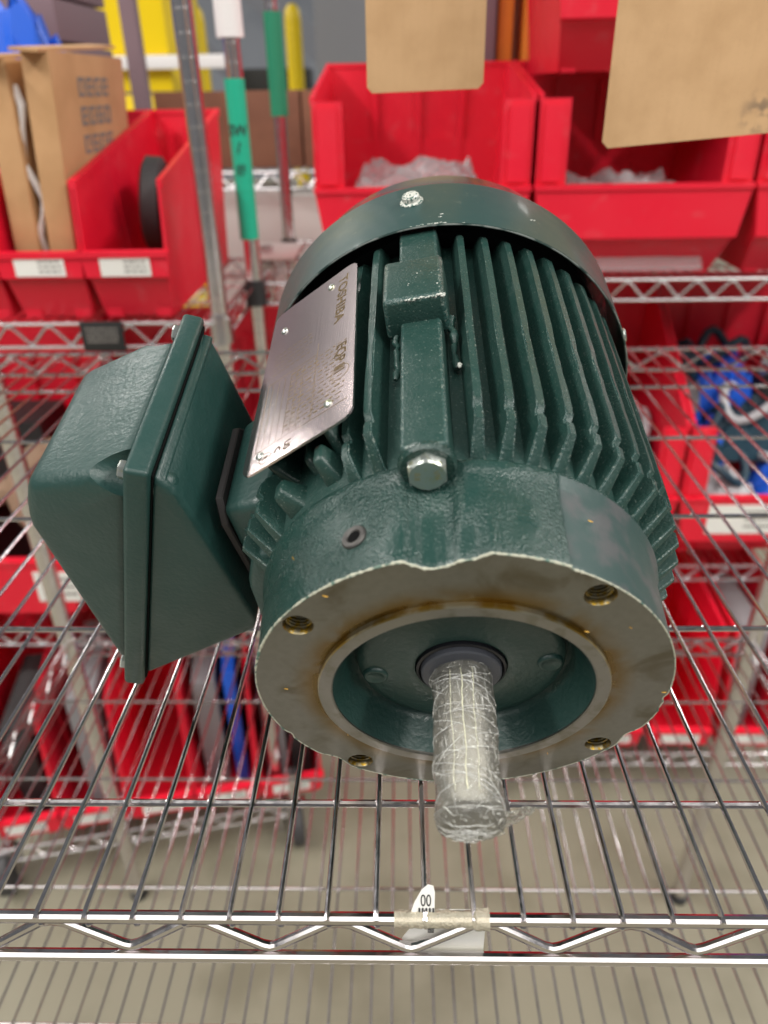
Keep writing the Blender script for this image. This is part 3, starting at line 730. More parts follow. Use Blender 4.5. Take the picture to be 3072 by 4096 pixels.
# cartons and rack behind the left gap
carton((-0.465, 1.90, 0.130), 0.165, 0.16, 0.155, 'dark brown carton behind the posts, left of three', M['card_dark'])
carton((-0.300, 1.90, 0.130), 0.155, 0.16, 0.155, 'dark brown carton behind the posts, middle of three', M['card_dark'])
carton((-0.140, 1.90, 0.130), 0.155, 0.16, 0.155, 'dark brown carton behind the posts, right of three', M['card_dark'])
rackD = empty('wire_rack', (-0.35, 2.05, -1.12), 'chrome wire rack farthest back carrying dark brown cartons', 'wire rack')
inv = Matrix.Translation(-rackD.location)
for z in (0.128, -0.22):
    fr = shelf(rackD, -0.95, 0.15, 1.84, 2.25, z, (1.95, 2.08), M['chrome_far'], 'stuff', vph=-0.5, rr=0.003, seg=6); fr.matrix_basis = inv
for x, y in ((-0.95, 1.84), (0.15, 1.84), (-0.95, 2.25), (0.15, 2.25)):
    p = post(rackD, x, y, -1.12, 0.25, M['chrome_far']); p.matrix_basis = inv
slab((-0.37, 2.02, -0.219), (0.20, 0.30, 0.30), M['paper'], 'white box on the lower shelf of the farthest rack, left one', 'box', name='storage_box')
slab((-0.155, 2.02, -0.219), (0.20, 0.30, 0.29), M['paper'], 'white box on the lower shelf of the farthest rack, right one', 'box', name='storage_box')
slab((-0.12, 1.855, -0.215), (0.09, 0.015, 0.15), M['card_tan'], 'little tan panel leaning in front of a white box', 'box', name='storage_box')
slab((-0.25, 1.56, 0.002), (0.10, 0.16, 0.006), M['paper'], 'white sheet of paper lying at the end of the right rack', 'paper', name='paper_sheet')

# yellow machinery, bollards and steelwork far behind
root = empty('yellow_cabinet', (-0.86, 2.9, -1.12), 'tall bright yellow cabinet behind the left rack', 'cabinet')
bm = bm_new(); box(bm, -0.16, 0, 0.0, 0.10, 0.5, 1.40, 0.01); obj('cabinet_body', bm, M['yellow'], root)
bm = bm_new(); box(bm, -0.20, -0.012, 1.405, 0.10, 0.5, 2.6, 0.01); obj('cabinet_door', bm, M['yellow'], root)
bm = bm_new(); box(bm, -0.22, -0.05, 1.47, 0.34, -0.03, 1.51, 0.004); obj('rail', bm, M['white_plastic'], root)
bm = bm_new(); box(bm, -0.02, -0.03, -1.12, 0.022, 0.012, 1.2, 0.002)
o = tag(obj('upright_beam', bm, M['mauve']), 'dull purple brown upright in front of the yellow cabinet', 'upright'); o.location = (-0.722, 2.4, 0)
for x, l in ((-1.137, 'yellow bollard far behind between the first two posts'), (-0.593, 'yellow bollard far behind beside the slim post')):
    bm = bm_new(); lathe(bm, [(0.0, 0.0), (0.046, 0.0), (0.046, 1.74), (0.040, 1.79), (0.022, 1.815), (0.0, 1.82)], 24, 'Z')
    o = tag(obj('bollard', bm, M['yellow']), l, 'bollard', 'yellow bollards far behind'); o.location = (x, 5.0, -1.12)
bm = bm_new(); prism(bm, [(-2.0, 1.6), (-1.9, 1.75), (0.1, 0.15), (0.0, 0.0)], 'Y', 0, 0.12)
o = tag(obj('stair_stringer', bm, M['beam'], smooth=False), 'grey sloping stair beam far behind the posts', 'stair beam'); o.location = (-0.3, 6.4, 0.2)
bm = bm_new(); prism(bm, [(-2.0, 1.6), (-1.93, 1.7), (0.07, 0.1), (0.0, 0.0)], 'Y', 0, 0.12)
o = tag(obj('stair_stringer', bm, M['beam'], smooth=False), 'second grey stair beam, just left of the other', 'stair beam'); o.location = (-1.0, 6.6, 0.1)
bm = bm_new(); box(bm, -0.24, 0, 0, 0.24, 0.4, 2.6, 0.01); o = tag(obj('grey_locker', bm, M['beam']), 'plain grey locker far behind, left of the smaller card', 'locker'); o.location = (-0.16, 4.2, -1.12)
bm = bm_new(); box(bm, -0.25, 0, 0, 0.25, 0.3, 0.32, 0.02); o = tag(obj('storage_box', bm, M['blackplastic']), 'black case on the floor level far behind the bollards', 'case'); o.location = (-0.80, 5.3, 0.08)
slab((0.16, 1.80, 0.0), (0.05, 0.2, 0.75), M['mauve'], 'dull mauve strip standing behind the bins', 'board', name='upright_board')
slab((0.205, 1.82, 0.0), (0.028, 0.2, 0.75), M['orange'], 'orange strip standing behind the bins, next to the mauve one', 'board', name='upright_board')
slab((0.255, 1.80, 0.0), (0.03, 0.2, 0.75), M['orange'], 'orange strip standing behind the bins, nearest the stacked bin', 'board', name='upright_board')
for k in range(4):
    slab((-0.93, 1.85+0.0*k, 0.30+0.075*k), (0.55, 0.3, 0.07), M['mauve'], ['bottom', 'second', 'third', 'topmost'][k]+' mauve board of the pile in the upper left corner', 'board', name='stacked_board')

# ------------------------------------------------------------------ torn label on the front rail
root = empty('shelf_label', (0.015, Y0, -0.004), 'torn dirty paper label taped to the front rail under the shaft', 'label')
bm = bm_new()
n = 14; L0, L1 = -0.0185, 0.0195; ring = []
for i in range(29):
    x = L0 + (L1-L0)*i/28
    rr = 0.0029 + 0.0007*random.random() + (0.0010 if i > 23 else 0)
    ring.append([bm.verts.new((x, -rr*sin(a)*1.02, rr*cos(a))) for a in [(-0.5+1.35*k/9)*pi+0.0 for k in range(10)]])
for a, b in zip(ring, ring[1:]):
    for k in range(9): bm.faces.new((a[k], a[k+1], b[k+1], b[k]))
M['tape'] = clear_film('dirty_clear_tape', (0.80, 0.74, 0.58), 0.62, 0.18, 420)
obj('tape_wrap', bm, M['tape'], root)
bm = bm_new()
def sheet(bm, pl, f):
    vs = [bm.verts.new(f(x, z)) for x, z in pl]; bm.faces.new(vs)
pl = [(-0.0010-0.011, -0.002), (0.0192, -0.002), (0.0192, -0.0325), (0.010, -0.0345), (-0.002, -0.0340), (-0.0110, -0.0310), (-0.0155, -0.0225), (-0.0148, -0.0205), (-0.0125, -0.0160), (-0.0098, -0.0120), (-0.0105, -0.008)]
vs = prism(bm, pl, 'Y', 0.0052, 0.0055)
obj('paper_tail', bm, M['paper'], root, smooth=False)
bm = bm_new()
def lean(v): return Vector((v.x, v.y + 0.45*v.z, v.z))
pl = [(-0.0120, 0.0022), (-0.0105, 0.0065), (-0.0075, 0.0115), (-0.0050, 0.0135), (-0.0028, 0.0130), (-0.0022, 0.0105), (-0.0024, 0.0022)]
vs = prism(bm, pl, 'Y', -0.0005, -0.0002)
for v in vs: v.co = lean(v.co)
sc_ = obj('paper_scrap', bm, M['paper'], root, smooth=False)
me = text_mesh('00', 0.0052, 0.00005)
for v in me.vertices:
    x, y = v.co.x*0.85, v.co.y*1.25; v.co = lean(Vector((x-0.0058, -0.0007, 0.0075+y-0.25*(-0.0058-0)*0)))
obj('lettering', me, M['ink'], sc_)
bm = bm_new()
for k in range(5):
    box(bm, -0.0088+k*0.0014, -0.0009, 0.0030, -0.0081+k*0.0014, -0.0006, 0.0048)
for v in bm.verts: v.co = lean(v.co)
obj('print', bm, M['ink'], sc_, smooth=False)
bm = bm_new()
for k in range(4): box(bm, -0.0052, -0.00345, -0.0010-0.0009*k, -0.0026, -0.00325, -0.0006-0.0009*k)
obj('print', bm, M['ink'], root, smooth=False)

# ------------------------------------------------------------------ the motor
ROT = Matrix(((0.98531142, 0.00735009, -0.17060885), (-0.05424525, 0.96079881, -0.27188803), (0.16192238, 0.2771491, 0.94708475)))
for _ in range(3):   # orthonormalise
    x = ROT.col[0].normalized(); y = ROT.col[1]; y = (y - x*y.dot(x)).normalized(); z = x.cross(y)
    ROT = Matrix((x, y, z)).transposed()
TM = Vector((0.02397387, 0.2238834, 0.07880500))
MW = Matrix.Translation(TM) @ ROT.to_4x4()
motor = empty('electric_motor', (0.03, 0.34, 0.0), 'dark green finned electric motor with plastic wrapped shaft on the wire shelf', 'electric motor')
MB = Matrix.Translation(-motor.location) @ MW
mm = 0.001
def part(name, bm, mat, parent=None, **kw):
    o = obj(name, bm, mat, motor if parent is None else parent, **kw)
    if parent is None: o.matrix_basis = MB if 'mx' not in kw else MB @ kw['mx']
    return o
def pol(r, deg, b): a = rad(deg); return Vector((r*sin(a)*mm, b*mm, r*cos(a)*mm))

def interp(tab, x):
    if x <= tab[0][0]: return tab[0][1]
    for (a, u), (b, v) in zip(tab, tab[1:]):
        if x <= b:
            t = (x-a)/(b-a); t = t*t*(3-2*t); return u+(v-u)*t
    return tab[-1][1]
VAL = [(-9.5, 0), (-7.2, -0.2), (-5.2, -2.8), (-2.5, -5.4), (-0.5, -6.0), (2.5, -5.4), (4.6, -4.4), (5.6, -3.3)]
SHO = [(5.6, -3.3), (7.0, -2.9), (9.5, -2.3), (11.5, -0.6), (13.4, 0.9), (15.5, 0.6), (20, 0.5), (32.2, 0.2)]
def bell_r(deg, b):
    d = (deg+180) % 360 - 180
    base = 81.6 + interp([(0, 0), (30, 0.8), (36, 1.2), (39.5, 2.3), (42.5, 2.5), (44.5, 0.9), (46.5, 0.4), (50, 0.4)], b)
    off = 0.0
    if -9.5 <= d <= 5.6: 
        off = interp(VAL, d)*interp([(0, 1), (22, 1.0), (30, 0.85), (40, 0.75), (46, 0.5)], b)
    elif 5.6 < d <= 32.2:
        k = interp([(0, 1), (8, 0.9), (26, 0.25), (36, 0.0)], b)
        s = interp(SHO, d); off = s*k
        if d < 9 and b > 8: off = min(off, -3.3*(9-d)/3.4*interp([(0, 1), (40, 0.75), (46, 0.5)], b)) if off > -3.3*(9-d)/3.4 else off
    elif 32.2 < d < 110 and b < 41.5: off = -0.75
    elif d >= 118 or d <= -118:        # underside of the casting is scalloped between its bolt lobes
        t = abs((abs(d)-118)/62*2-1); off = 0.0
    # lower lobes
    for c0, wd, dp in ((126, 7, 2.6), (-128, 8, 3.0), (-107, 3, 1.2), (103, 2.5, 1.0)):
        if abs(d-c0) < wd: off -= dp*(0.5+0.5*cos(pi*(d-c0)/wd))
    return base + off
# -- end bell casting (drum between the machined face and the fins)
NT = 540
DEG = [360*k/NT-180 for k in range(NT)]
STN = [0, 1, 3, 6, 9, 12, 15, 18, 21, 24, 27, 30, 33, 35, 37, 38.5, 40, 41.5, 43, 44.5, 46, 48, 52]
bm = bm_new(); rings = []
for b in STN:
    rings.append([bm.verts.new(pol(bell_r(d, b)-(0.5 if b == 0 else 0), d, b)) for d in DEG])
for i in range(len(STN)-1):
    for k in range(NT):
        f = bm.faces.new((rings[i][k], rings[i][(k+1) % NT], rings[i+1][(k+1) % NT], rings[i+1][k]))
        if 32.6 < DEG[k] < 112 and STN[i+1] < 42: f.material_index = 1
bell = part('end_bell', bm, [M['paint'], M['sanded']], ang=40)
# pale chipped paint line along the rim
bm = bm_new()
pts = []
for k in range(0, NT+1):
    d = DEG[k % NT]; pts.append(pol(bell_r(d, 0)-0.15, d, 0.1))
random.seed(5)
tube(bm, pts, [0.00022+0.00030*random.random()*(1.6 if -70 < DEG[k % NT] < 36 else 0.6) for k in range(NT+1)], 6, cap=False)
obj('worn_edge', bm, M['worn'], bell)
# -- machined face: ring with four bolt holes
HOLES = [(74.6, a) for a in (-45, 45, 135, -135)]
bm = bm_new()
def loop(pts):
    vs = [bm.verts.new(p) for p in pts]
    for i in range(len(vs)): bm.edges.new((vs[i], vs[(i+1) % len(vs)]))
loop([pol(bell_r(d, 0)-0.45, d, 0) for d in DEG[::2]])
loop([pol(56.5, d, 0) for d in DEG[::3]])
for r, a in HOLES:
    c = pol(r, a, 0); loop([(c.x+0.0057*cos(2*pi*k/32), 0, c.z+0.0057*sin(2*pi*k/32)) for k in range(32)])
bmesh.ops.triangle_fill(bm, use_beauty=True, use_dissolve=False, edges=bm.edges[:])
face = part('machined_face', bm, M['face'], smooth=False)
for r, a in HOLES:
    bm = bm_new(); c = pol(r, a, 0)
    prof = [(5.7, 0), (5.0, 1.6)]
    z = 2.0
    while z < 16: prof += [(5.0, z+0.5), (4.5, z+0.9), (5.0, z+1.35)]; z += 1.35
    lathe(bm, [(p*mm, q*mm) for p, q in prof], 28, 'Y', c=tuple(c))
    bh = obj('bolt_hole', bm, M['thread'], face)
    bm = bm_new(); lathe(bm, [(0.0053, 0.0165), (0.0, 0.0165)], 20, 'Y', c=tuple(c)); obj('hole_bottom', bm, M['black'], face) if False else bm.free()
# -- register spigot
bm = bm_new()
lathe(bm, [(r*mm, b*mm) for r, b in ((57.15, 0.4), (57.15, -1.9), (56.7, -2.35))], 160, 'Y', mi=1)
lathe(bm, [(r*mm, b*mm) for r, b in ((56.7, -2.35), (56.4, -2.4), (52.0, -2.4), (51.4, -1.9), (51.2, 0.5))], 160, 'Y')
M['spigot'] = material('register_steel', (0.25, 0.243, 0.225), 0.36, 0.95, (1600, 0.06, 0.0003), (160, (0.20, 0.19, 0.16), 0.5, 0.7))
M['grease'] = material('greasy_register_wall', (0.36, 0.33, 0.24), 0.28, 0.95, (1200, 0.1, 0.0003), (85, (0.25, 0.160, 0.030), 0.42, 0.62))
part('register_ring', bm, [M['spigot'], M['grease']], ang=25)
# -- recess inside the register
bm = bm_new()
lathe(bm, [(r*mm, b*mm) for r, b in ((51.35, -1.2), (50.6, 1.2), (48.3, 12), (46.2, 17.5), (44.0, 18.5), (42.8, 17.0), (42.3, 13.8), (41.2, 12.2), (38, 11.6), (26, 10.9), (20.0, 10.2), (18.8, 10.6), (18.4, 12.0), (18.4, 17.0))], 160, 'Y')
for a in (-92, 95):
    c = pol(35.7, a, 0)
    lathe(bm, [(p*mm, q*mm) for p, q in ((5.4, 11.8), (5.0, 10.5), (4.3, 10.0), (3.6, 10.1), (3.0, 10.6), (0.2, 10.7))], 28, 'Y', c=tuple(c))
part('recess', bm, M['paint_smooth'], ang=50)
# -- shaft seal
bm = bm_new()
lathe(bm, [(r*mm, b*mm) for r, b in ((18.3, 14), (18.2, 9.4), (17.3, 8.9), (16.6, 9.8), (16.2, 12))], 80, 'Y'); seal = part('shaft_seal', bm, M['rubber'])
bm = bm_new()
lathe(bm, [(r*mm, b*mm) for r, b in ((16.6, 12), (16.2, 7.6), (15.6, 7.0), (12.5, 6.4), (11.0, 6.4))], 80, 'Y'); obj('seal_face', bm, M['seal_grey'], seal)
# -- shaft and its plastic wrap
bm = bm_new(); lathe(bm, [(0.011, 0.016), (0.011, -0.0475), (0.0102, -0.0490), (0.0, -0.0490)], 48, 'Y')
shaft = part('shaft', bm, M['steel'])
random.seed(11)
bm = bm_new(); rings = []; ST = 30
def wrap_r(a, t):
    return 12.0 + 0.35*sin(3*a+9*t)+0.25*sin(7*a-20*t)+0.6*max(0, 1-abs(t-0.98)*9) + (0.5 if t < 0.06 else 0) + 0.12*(random.random()-.5)
for i in range(ST+1):
    t = i/ST; b = 6.2 + (-51.5-6.2)*t
    rings.append([bm.verts.new(pol(wrap_r(2*pi*k/72, t), 5*k, b)) for k in range(72)])
for rr_, b in ((11.3, -54.0), (9.0, -55.3), (5.5, -55.6), (2.0, -55.1)):
    rings.append([bm.verts.new(pol(rr_*(1+0.05*(random.random()-.5)), 5*k, b+1.0*(random.random()-.5))) for k in range(72)])
for a, c in zip(rings, rings[1:]):
    for k in range(72): bm.faces.new((a[k], a[(k+1) % 72], c[(k+1) % 72], c[k]))
bm.faces.new(rings[-1])
wrap = part('plastic_wrap', bm, M['film'], ang=70)
# film folds wound both ways round the shaft
bm = bm_new(); 
for s in range(56):
    a0 = random.uniform(0, 360); t0 = random.uniform(-0.02, 0.95); ln = random.uniform(0.05, 0.22); tw = random.choice((-1, 1))*random.uniform(60, 190)
    pts = []
    for q in range(11):
        u = q/10; t = min(max(t0+ln*u, 0.0), 0.998); a = a0+tw*u
        pts.append(pol(wrap_r(rad(a), t)+0.16, a, 6.2-57.7*t))
    tube(bm, pts, [0.00003+0.00010*sin(pi*q/10) for q in range(11)], 4)
for s in range(30):      # folds pulled across the tip
    a0 = random.uniform(0, 2*pi); a1 = a0 + random.uniform(1.2, 4.6); r0, r1 = random.uniform(2, 11.2), random.uniform(5, 11.6)
    p, q = Vector((r0*sin(a0), 0, r0*cos(a0))), Vector((r1*sin(a1), 0, r1*cos(a1))); pts = []
    for k in range(9):
        w = p.lerp(q, k/8); d = w.length; pts.append(Vector((w.x, -55.9+1.9*max(0, (d-8)/3.5)**2+random.uniform(-.25, .25), w.z))*mm)
    tube(bm, pts, [0.00005+0.00016*sin(pi*k/8) for k in range(9)], 4)
obj('film_fold', bm, M['strand'], wrap)
for a0, r0 in ((-17, 0.00012), (4, 0.00024), (24, 0.00014)):
    bm = bm_new(); pts = []
    for q in range(26):
        t = 0.06+0.84*q/25; a = a0+0.9*sin(q*0.5)+random.uniform(-0.9, 0.9); pts.append(pol(wrap_r(rad(a), t)+0.2, a, 6.2-57.7*t))
    tube(bm, pts, [r0*(0.5+0.7*random.random()) for q in range(26)], 5)
    obj('film_seam', bm, M['strand_y'], wrap)
# torn tail of film and the drooping corner at the tip
def rag(pts2d, fn, name):
    bm = bm_new(); A = [bm.verts.new(fn(u, v, 0)) for u, v in pts2d]; B = [bm.verts.new(fn(u, v, 0.25)) for u, v in pts2d]
    bm.faces.new(A); bm.faces.new(B[::-1])
    for i in range(len(A)): j = (i+1) % len(A); bm.faces.new((A[i], A[j], B[j], B[i]))
    bmesh.ops.triangulate(bm, faces=bm.faces)
    bmesh.ops.subdivide_edges(bm, edges=bm.edges[:], cuts=2, use_grid_fill=True)
    for v in bm.verts: v.co += Vector((random.uniform(-1, 1), random.uniform(-1, 1), random.uniform(-1, 1)))*0.00035
    return obj(name, bm, M['film'], wrap, ang=15)
rag([(9, -3), (12, 1), (15, 1.5), (18.5, 0.5), (21, -1.2), (22.6, -3.2), (20.4, -2.9), (20.2, -4.8), (19, -4.4), (18.4, -6.6), (16.4, -6.3), (15.2, -8.2), (12.5, -7.6), (9.5, -8)], lambda u, v, w: Vector(((9+(u-9)*1.12)*mm, (-51.0-w+0.35*(u-9)-0.5*sin(u*1.3+v))*mm, (v*1.15-0.6)*mm)), 'torn_tail')
rag([(-10.5, -3), (10.5, -3), (11, -8.5), (6, -10.2), (1.5, -12.2), (-1.0, -13.2), (-3.5, -12.0), (-6, -10.0), (-9.6, -8.0)], lambda u, v, w: Vector((u*mm, (-53.2-w)*mm, v*mm)), 'torn_corner')

# -- finned frame
bm = bm_new()
lathe(bm, [(r*mm, b*mm) for r, b in ((82.4, 44), (83.0, 48), (83.2, 205), (80, 207))], 180, 'Y')
frame = part('frame', bm, M['paint_fin'])
def fin_mesh(rt, b0=53.0, b1=198.0, name='fin'):
    bm = bm_new()
    random.seed(int(rt*7+b1))
    top = [(rt, b0), (rt+0.2, b0+6.0), (rt-1.1, b0+7.2), (rt-0.9, b0+9.0), (rt+0.9, b0+10.5)]
    b = b0+16
    while b < b1-8: top.append((rt+0.9+random.uniform(-0.22, 0.22), b)); b += 11
    top += [(rt+0.7, b1-6), (rt-1.5, b1), (rt-5, b1+3.5)]
    prof = [(82.2, 43.6), (84.2, 44.4)] + top + [(82.2, b1+6)]
    rows = []
    for r, b in prof:
        k = (r-82.0)/(rt-82.0); hw = 2.5-0.85*k
        rows.append((r, b, hw))
    # cross-section: left foot, left top, right top, right foot, swept along the fin
    Ls, Rs = [], []
    for r, b, hw in rows:
        tt = (r-82.0)/(rt-82.0)
        Ls.append(bm.verts.new((-hw*mm+random.uniform(-0.06, 0.06)*mm, b*mm, r*mm))); Rs.append(bm.verts.new((hw*mm+random.uniform(-0.06, 0.06)*mm, b*mm, r*mm)))
    foot = [(82.2, p[1]) for p in prof]
    Lf = [bm.verts.new((-3.1*mm, p[1]*mm, 81.6*mm)) for p in prof]; Rf = [bm.verts.new((3.1*mm, p[1]*mm, 81.6*mm)) for p in prof]
    n = len(prof)
    for i in range(n-1):
        bm.faces.new((Ls[i], Ls[i+1], Rs[i+1], Rs[i]))
        bm.faces.new((Lf[i], Lf[i+1], Ls[i+1], Ls[i])); bm.faces.new((Rs[i], Rs[i+1], Rf[i+1], Rf[i]))
    es = [e for e in bm.edges if (e.verts[0] in Ls and e.verts[1] in Ls) or (e.verts[0] in Rs and e.verts[1] in Rs)]
    for f in bmesh.ops.bevel(bm, geom=es, offset=0.0006, segments=2, affect='EDGES')['faces']: f.material_index = 1
    return mesh_of(name, bm, ang=45)
tall = fin_mesh(95.0); low = fin_mesh(91.0, 51.0)
def fin(deg, me):
    o = obj('fin', me, [M['paint_fin'], M['fin_edge']], frame, mx=Matrix.Rotation(rad(deg), 4, 'Y'))
    return o
for k in range(22): fin(12.0+7.12*k, tall)
fin(-12.9, tall)
for a in (-20.0,): fin(a, low)
stub = fin_mesh(95.0, 53.0, 74.0)
for a in (-51.5, -58.5, -65.5): fin(a, stub)
for k in range(9): fin(-112-7.12*k, tall)
# -- lifting boss ridge along the top
bm = bm_new()
def block(bm, x0, x1, r0, r1, b0, b1, draft=1.2, bev=1.4, fd=0.0):
    t = bm_new()
    hull(t, [((x0-draft)*mm, b0*mm, r0*mm), ((x1+draft)*mm, b0*mm, r0*mm), ((x1+draft)*mm, b1*mm, r0*mm), ((x0-draft)*mm, b1*mm, r0*mm),
             (x0*mm, (b0+fd)*mm, r1*mm), (x1*mm, (b0+fd)*mm, r1*mm), (x1*mm, (b1-fd)*mm, r1*mm), (x0*mm, (b1-fd)*mm, r1*mm)], bev*mm, 3, 1)
    me = bpy.data.meshes.new('tmp'); t.to_mesh(me); t.free(); bm.from_mesh(me); bpy.data.meshes.remove(me)
block(bm, -8.6, 8.4, 78, 95.2, 38.5, 124)
block(bm, -9.0, 9.0, 78, 98.0, 145, 204)
ridge = part('lifting_ridge', bm, [M['paint_fin'], M['fin_edge']], ang=50)
bm = bm_new(); block(bm, -14.5, 11.2, 88, 106.0, 118.0, 154.0, 0.8, 2.0, 1.0)
blk = obj('lifting_block', bm, [M['paint_fin'], M['fin_edge']], ridge, ang=50)
bm = bm_new()
random.seed(21)
for k in range(34):      # bare chips along the front top edge of the block
    x = -5+16*k/33; s = random.uniform(0.3, 1.0)
    bmesh.ops.create_icosphere(bm, subdivisions=1, radius=s*mm, matrix=Matrix.Translation((x*mm, (119.3+random.uniform(-.3, .9))*mm, (105.2+random.uniform(-.5, .25))*mm)) @ Matrix.Diagonal((1.3, 0.8, 0.5, 1)))
for k in range(16):
    bmesh.ops.create_icosphere(bm, subdivisions=1, radius=random.uniform(.15, .5)*mm, matrix=Matrix.Translation((random.uniform(-4, 10)*mm, random.uniform(124, 152)*mm, 105.95*mm)) @ Matrix.Diagonal((1.2, 1.2, 0.2, 1)))
obj('bare_chips', bm, M['chip'], blk)
bm = bm_new()      # casting flash beside the block
for sx, b0, b1 in ((12.6, 95, 128), (-11.5, 92, 124)):
    pts = [((sx+random.uniform(-.8, .8))*mm, b*mm, (85.5+random.uniform(-.8, 1.5)+(b-b0)*0.12)*mm) for b in range(b0, b1, 3)]
    tube(bm, pts, [random.uniform(1.0, 2.3)*mm for p in pts], 7)
obj('casting_flash', bm, M['paint_fin'], ridge, ang=60)
bm = bm_new(); bmesh.ops.create_icosphere(bm, subdivisions=1, radius=1.6*mm, matrix=Matrix.Translation((14.2*mm, 93*mm, 88.2*mm)) @ Matrix.Diagonal((.7, 1.2, .5, 1))); obj('bare_chips', bm, M['chip'], ridge)

def hexbolt(parent, c, axis_b0, b1, af, mat, washer=None, mx=None, rot=0.0):
    """hex head whose axis lies along the motor axis, top facing the viewer"""
    bm = bm_new(); R = af/math.sqrt(3)
    def ring(r, b, hexa): return [bm.verts.new(((c[0]+r*sin(2*pi*k/36+rot)*(1 if not hexa else 1/max(cos(((k % 6)-0)*pi/18 - pi/6), .1)*cos(pi/6)))*mm, b*mm, (c[1]+r*cos(2*pi*k/36+rot)*(1 if not hexa else 1/max(cos(((k % 6)-0)*pi/18 - pi/6), .1)*cos(pi/6)))*mm)) for k in range(36)]
    r0 = ring(R, b1, True); r1 = ring(R, axis_b0+0.75, True); r2 = ring(af*0.488, axis_b0, False)
    for a, d in ((r0, r1), (r1, r2)):
        for k in range(36): bm.faces.new((a[k], a[(k+1) % 36], d[(k+1) % 36], d[k]))
    bm.faces.new(r2); bm.faces.new(r0[::-1])
    return obj('hex_bolt', bm, mat, parent, ang=25)
hb = hexbolt(motor, (-0.3, 86.4), 32.6, 40.0, 13.2, M['zinc'], rot=rad(4)); hb.matrix_basis = MB
M['mark'] = material('stamped_mark', (0.66, 0.60, 0.36), 0.4, 0.7)
for t, dx, dz, ro, s in (('8.8', -3.6, 0.4, -1.75, 3.0), ('VN', 3.3, 0.0, -1.45, 3.2), ('/', 0.7, -1.6, -0.2, 2.8)):
    me = text_mesh(t, s*mm, 0.00002)
    for v in me.vertices:
        q = Matrix.Rotation(ro, 2) @ Vector((v.co.x, v.co.y)); v.co = Vector(((-0.3+dx)*mm+q.x, 32.52*mm, (86.4+dz)*mm+q.y))
    obj('lettering', me, M['mark'], hb)
bm = bm_new(); lathe(bm, [(0.0, 36.6*mm), (9.6*mm, 36.6*mm), (10.6*mm, 38*mm), (10.6*mm, 40*mm)], 32, 'Y', c=(-0.3*mm, 0, 86.0*mm)); obj('bolt_seat', bm, M['paint'], bell)
# -- drain eyelet
c = pol(82.0, -19.6, 16.5); nrm = Vector((sin(rad(-19.6)), 0, cos(rad(-19.6))))
bm = bm_new(); lathe(bm, [(r*mm, b*mm) for r, b in ((4.9, -0.6), (4.9, 0.5), (4.4, 1.0), (2.9, 0.8), (2.5, 0.4), (2.5, 0.2))], 40, 'Z')
lathe(bm, [(2.6*mm, 0.28*mm), (0.01*mm, 0.26*mm)], 20, 'Z', mi=1)  # black disc over the casting stands for the shade inside the hole
o = part('drain_eyelet', bm, [M['dark_steel'], M['black']], mx=Matrix.Translation(c) @ nrm.to_track_quat('Z', 'Y').to_matrix().to_4x4())

# -- fan cover
bm = bm_new()
lathe(bm, [(r*mm, b*mm) for r, b in ((102.0, 192), (102.4, 237), (101.9, 239), (100.6, 240.6), (97.6, 250), (94.0, 264), (91.0, 276.5), (87, 279), (80, 280), (80, 278.6), (87, 277.6), (92, 268), (96, 250), (99.4, 240), (100.6, 236), (100.8, 192))], 180, 'Y', close=True)
M['paint_dome_sheen'] = material('cover_back_pale_sheen', (0.034, 0.056, 0.052), 0.24, 0, (300, 0.05, 0.0004), coat=0.6)  # cover paint made paler and greyer to imitate its bright reflection
for f in bm.faces:
    c_ = f.calc_center_median()
    if c_.y > 0.2398: f.material_index = 1
cover = part('fan_cover', bm, [M['paint_sheet'], M['paint_dome_sheen']])
bm = bm_new(); pts = [pol(101.4, d, 191.9) for d in range(-180, 181, 2)]
tube(bm, pts, [0.00040+0.00022*random.random() for p in pts], 6, cap=False); 
M['edge'] = material('bare_sheet_edge', (0.30, 0.33, 0.31), 0.35, 0.6, None, (120, (0.06, 0.10, 0.09), 0.45, 0.6))
obj('cover_edge', bm, M['edge'], cover)
bm = bm_new(); random.seed(31)
for k in range(26):
    d = random.gauss(4.5, 2.6); bmesh.ops.create_icosphere(bm, subdivisions=1, radius=random.uniform(.25, .6)*mm, matrix=Matrix.Translation(pol(102.0, d, 192.2+abs(random.gauss(0, .5)))) @ Matrix.Diagonal((1.6, .7, .35, 1)))
for d, b in ((6.5, 199), (7, 202), (33, 212), (34, 213)): bmesh.ops.create_icosphere(bm, subdivisions=1, radius=.7*mm, matrix=Matrix.Translation(pol(102.1, d, b)) @ Matrix.Diagonal((1.6, .6, .3, 1)))
obj('bare_chips', bm, M['chip'], cover)
bm = bm_new()
for r in range(14, 82, 8): tube(bm, [pol(r, d, 279.3) for d in range(0, 361, 8)], 0.0011, 5, cap=False)
for d in range(0, 360, 15): tube(bm, [pol(8, d, 279.3), pol(82, d, 279.3)], 0.0011, 5)
obj('fan_grille', bm, M['blackplastic'], cover)
bm = bm_new()
lathe(bm, [(0.0, 212*mm), (88*mm, 212*mm), (93*mm, 218*mm), (90*mm, 232*mm), (0.0, 232*mm)], 48, 'Y')
for k in range(9):
    a = 40*k; box(bm, -1.2*mm, 230*mm, 20*mm, 1.2*mm, 262*mm, 88*mm, mx=Matrix.Rotation(rad(a), 4, 'Y'))
part('fan', bm, M['blackplastic'])
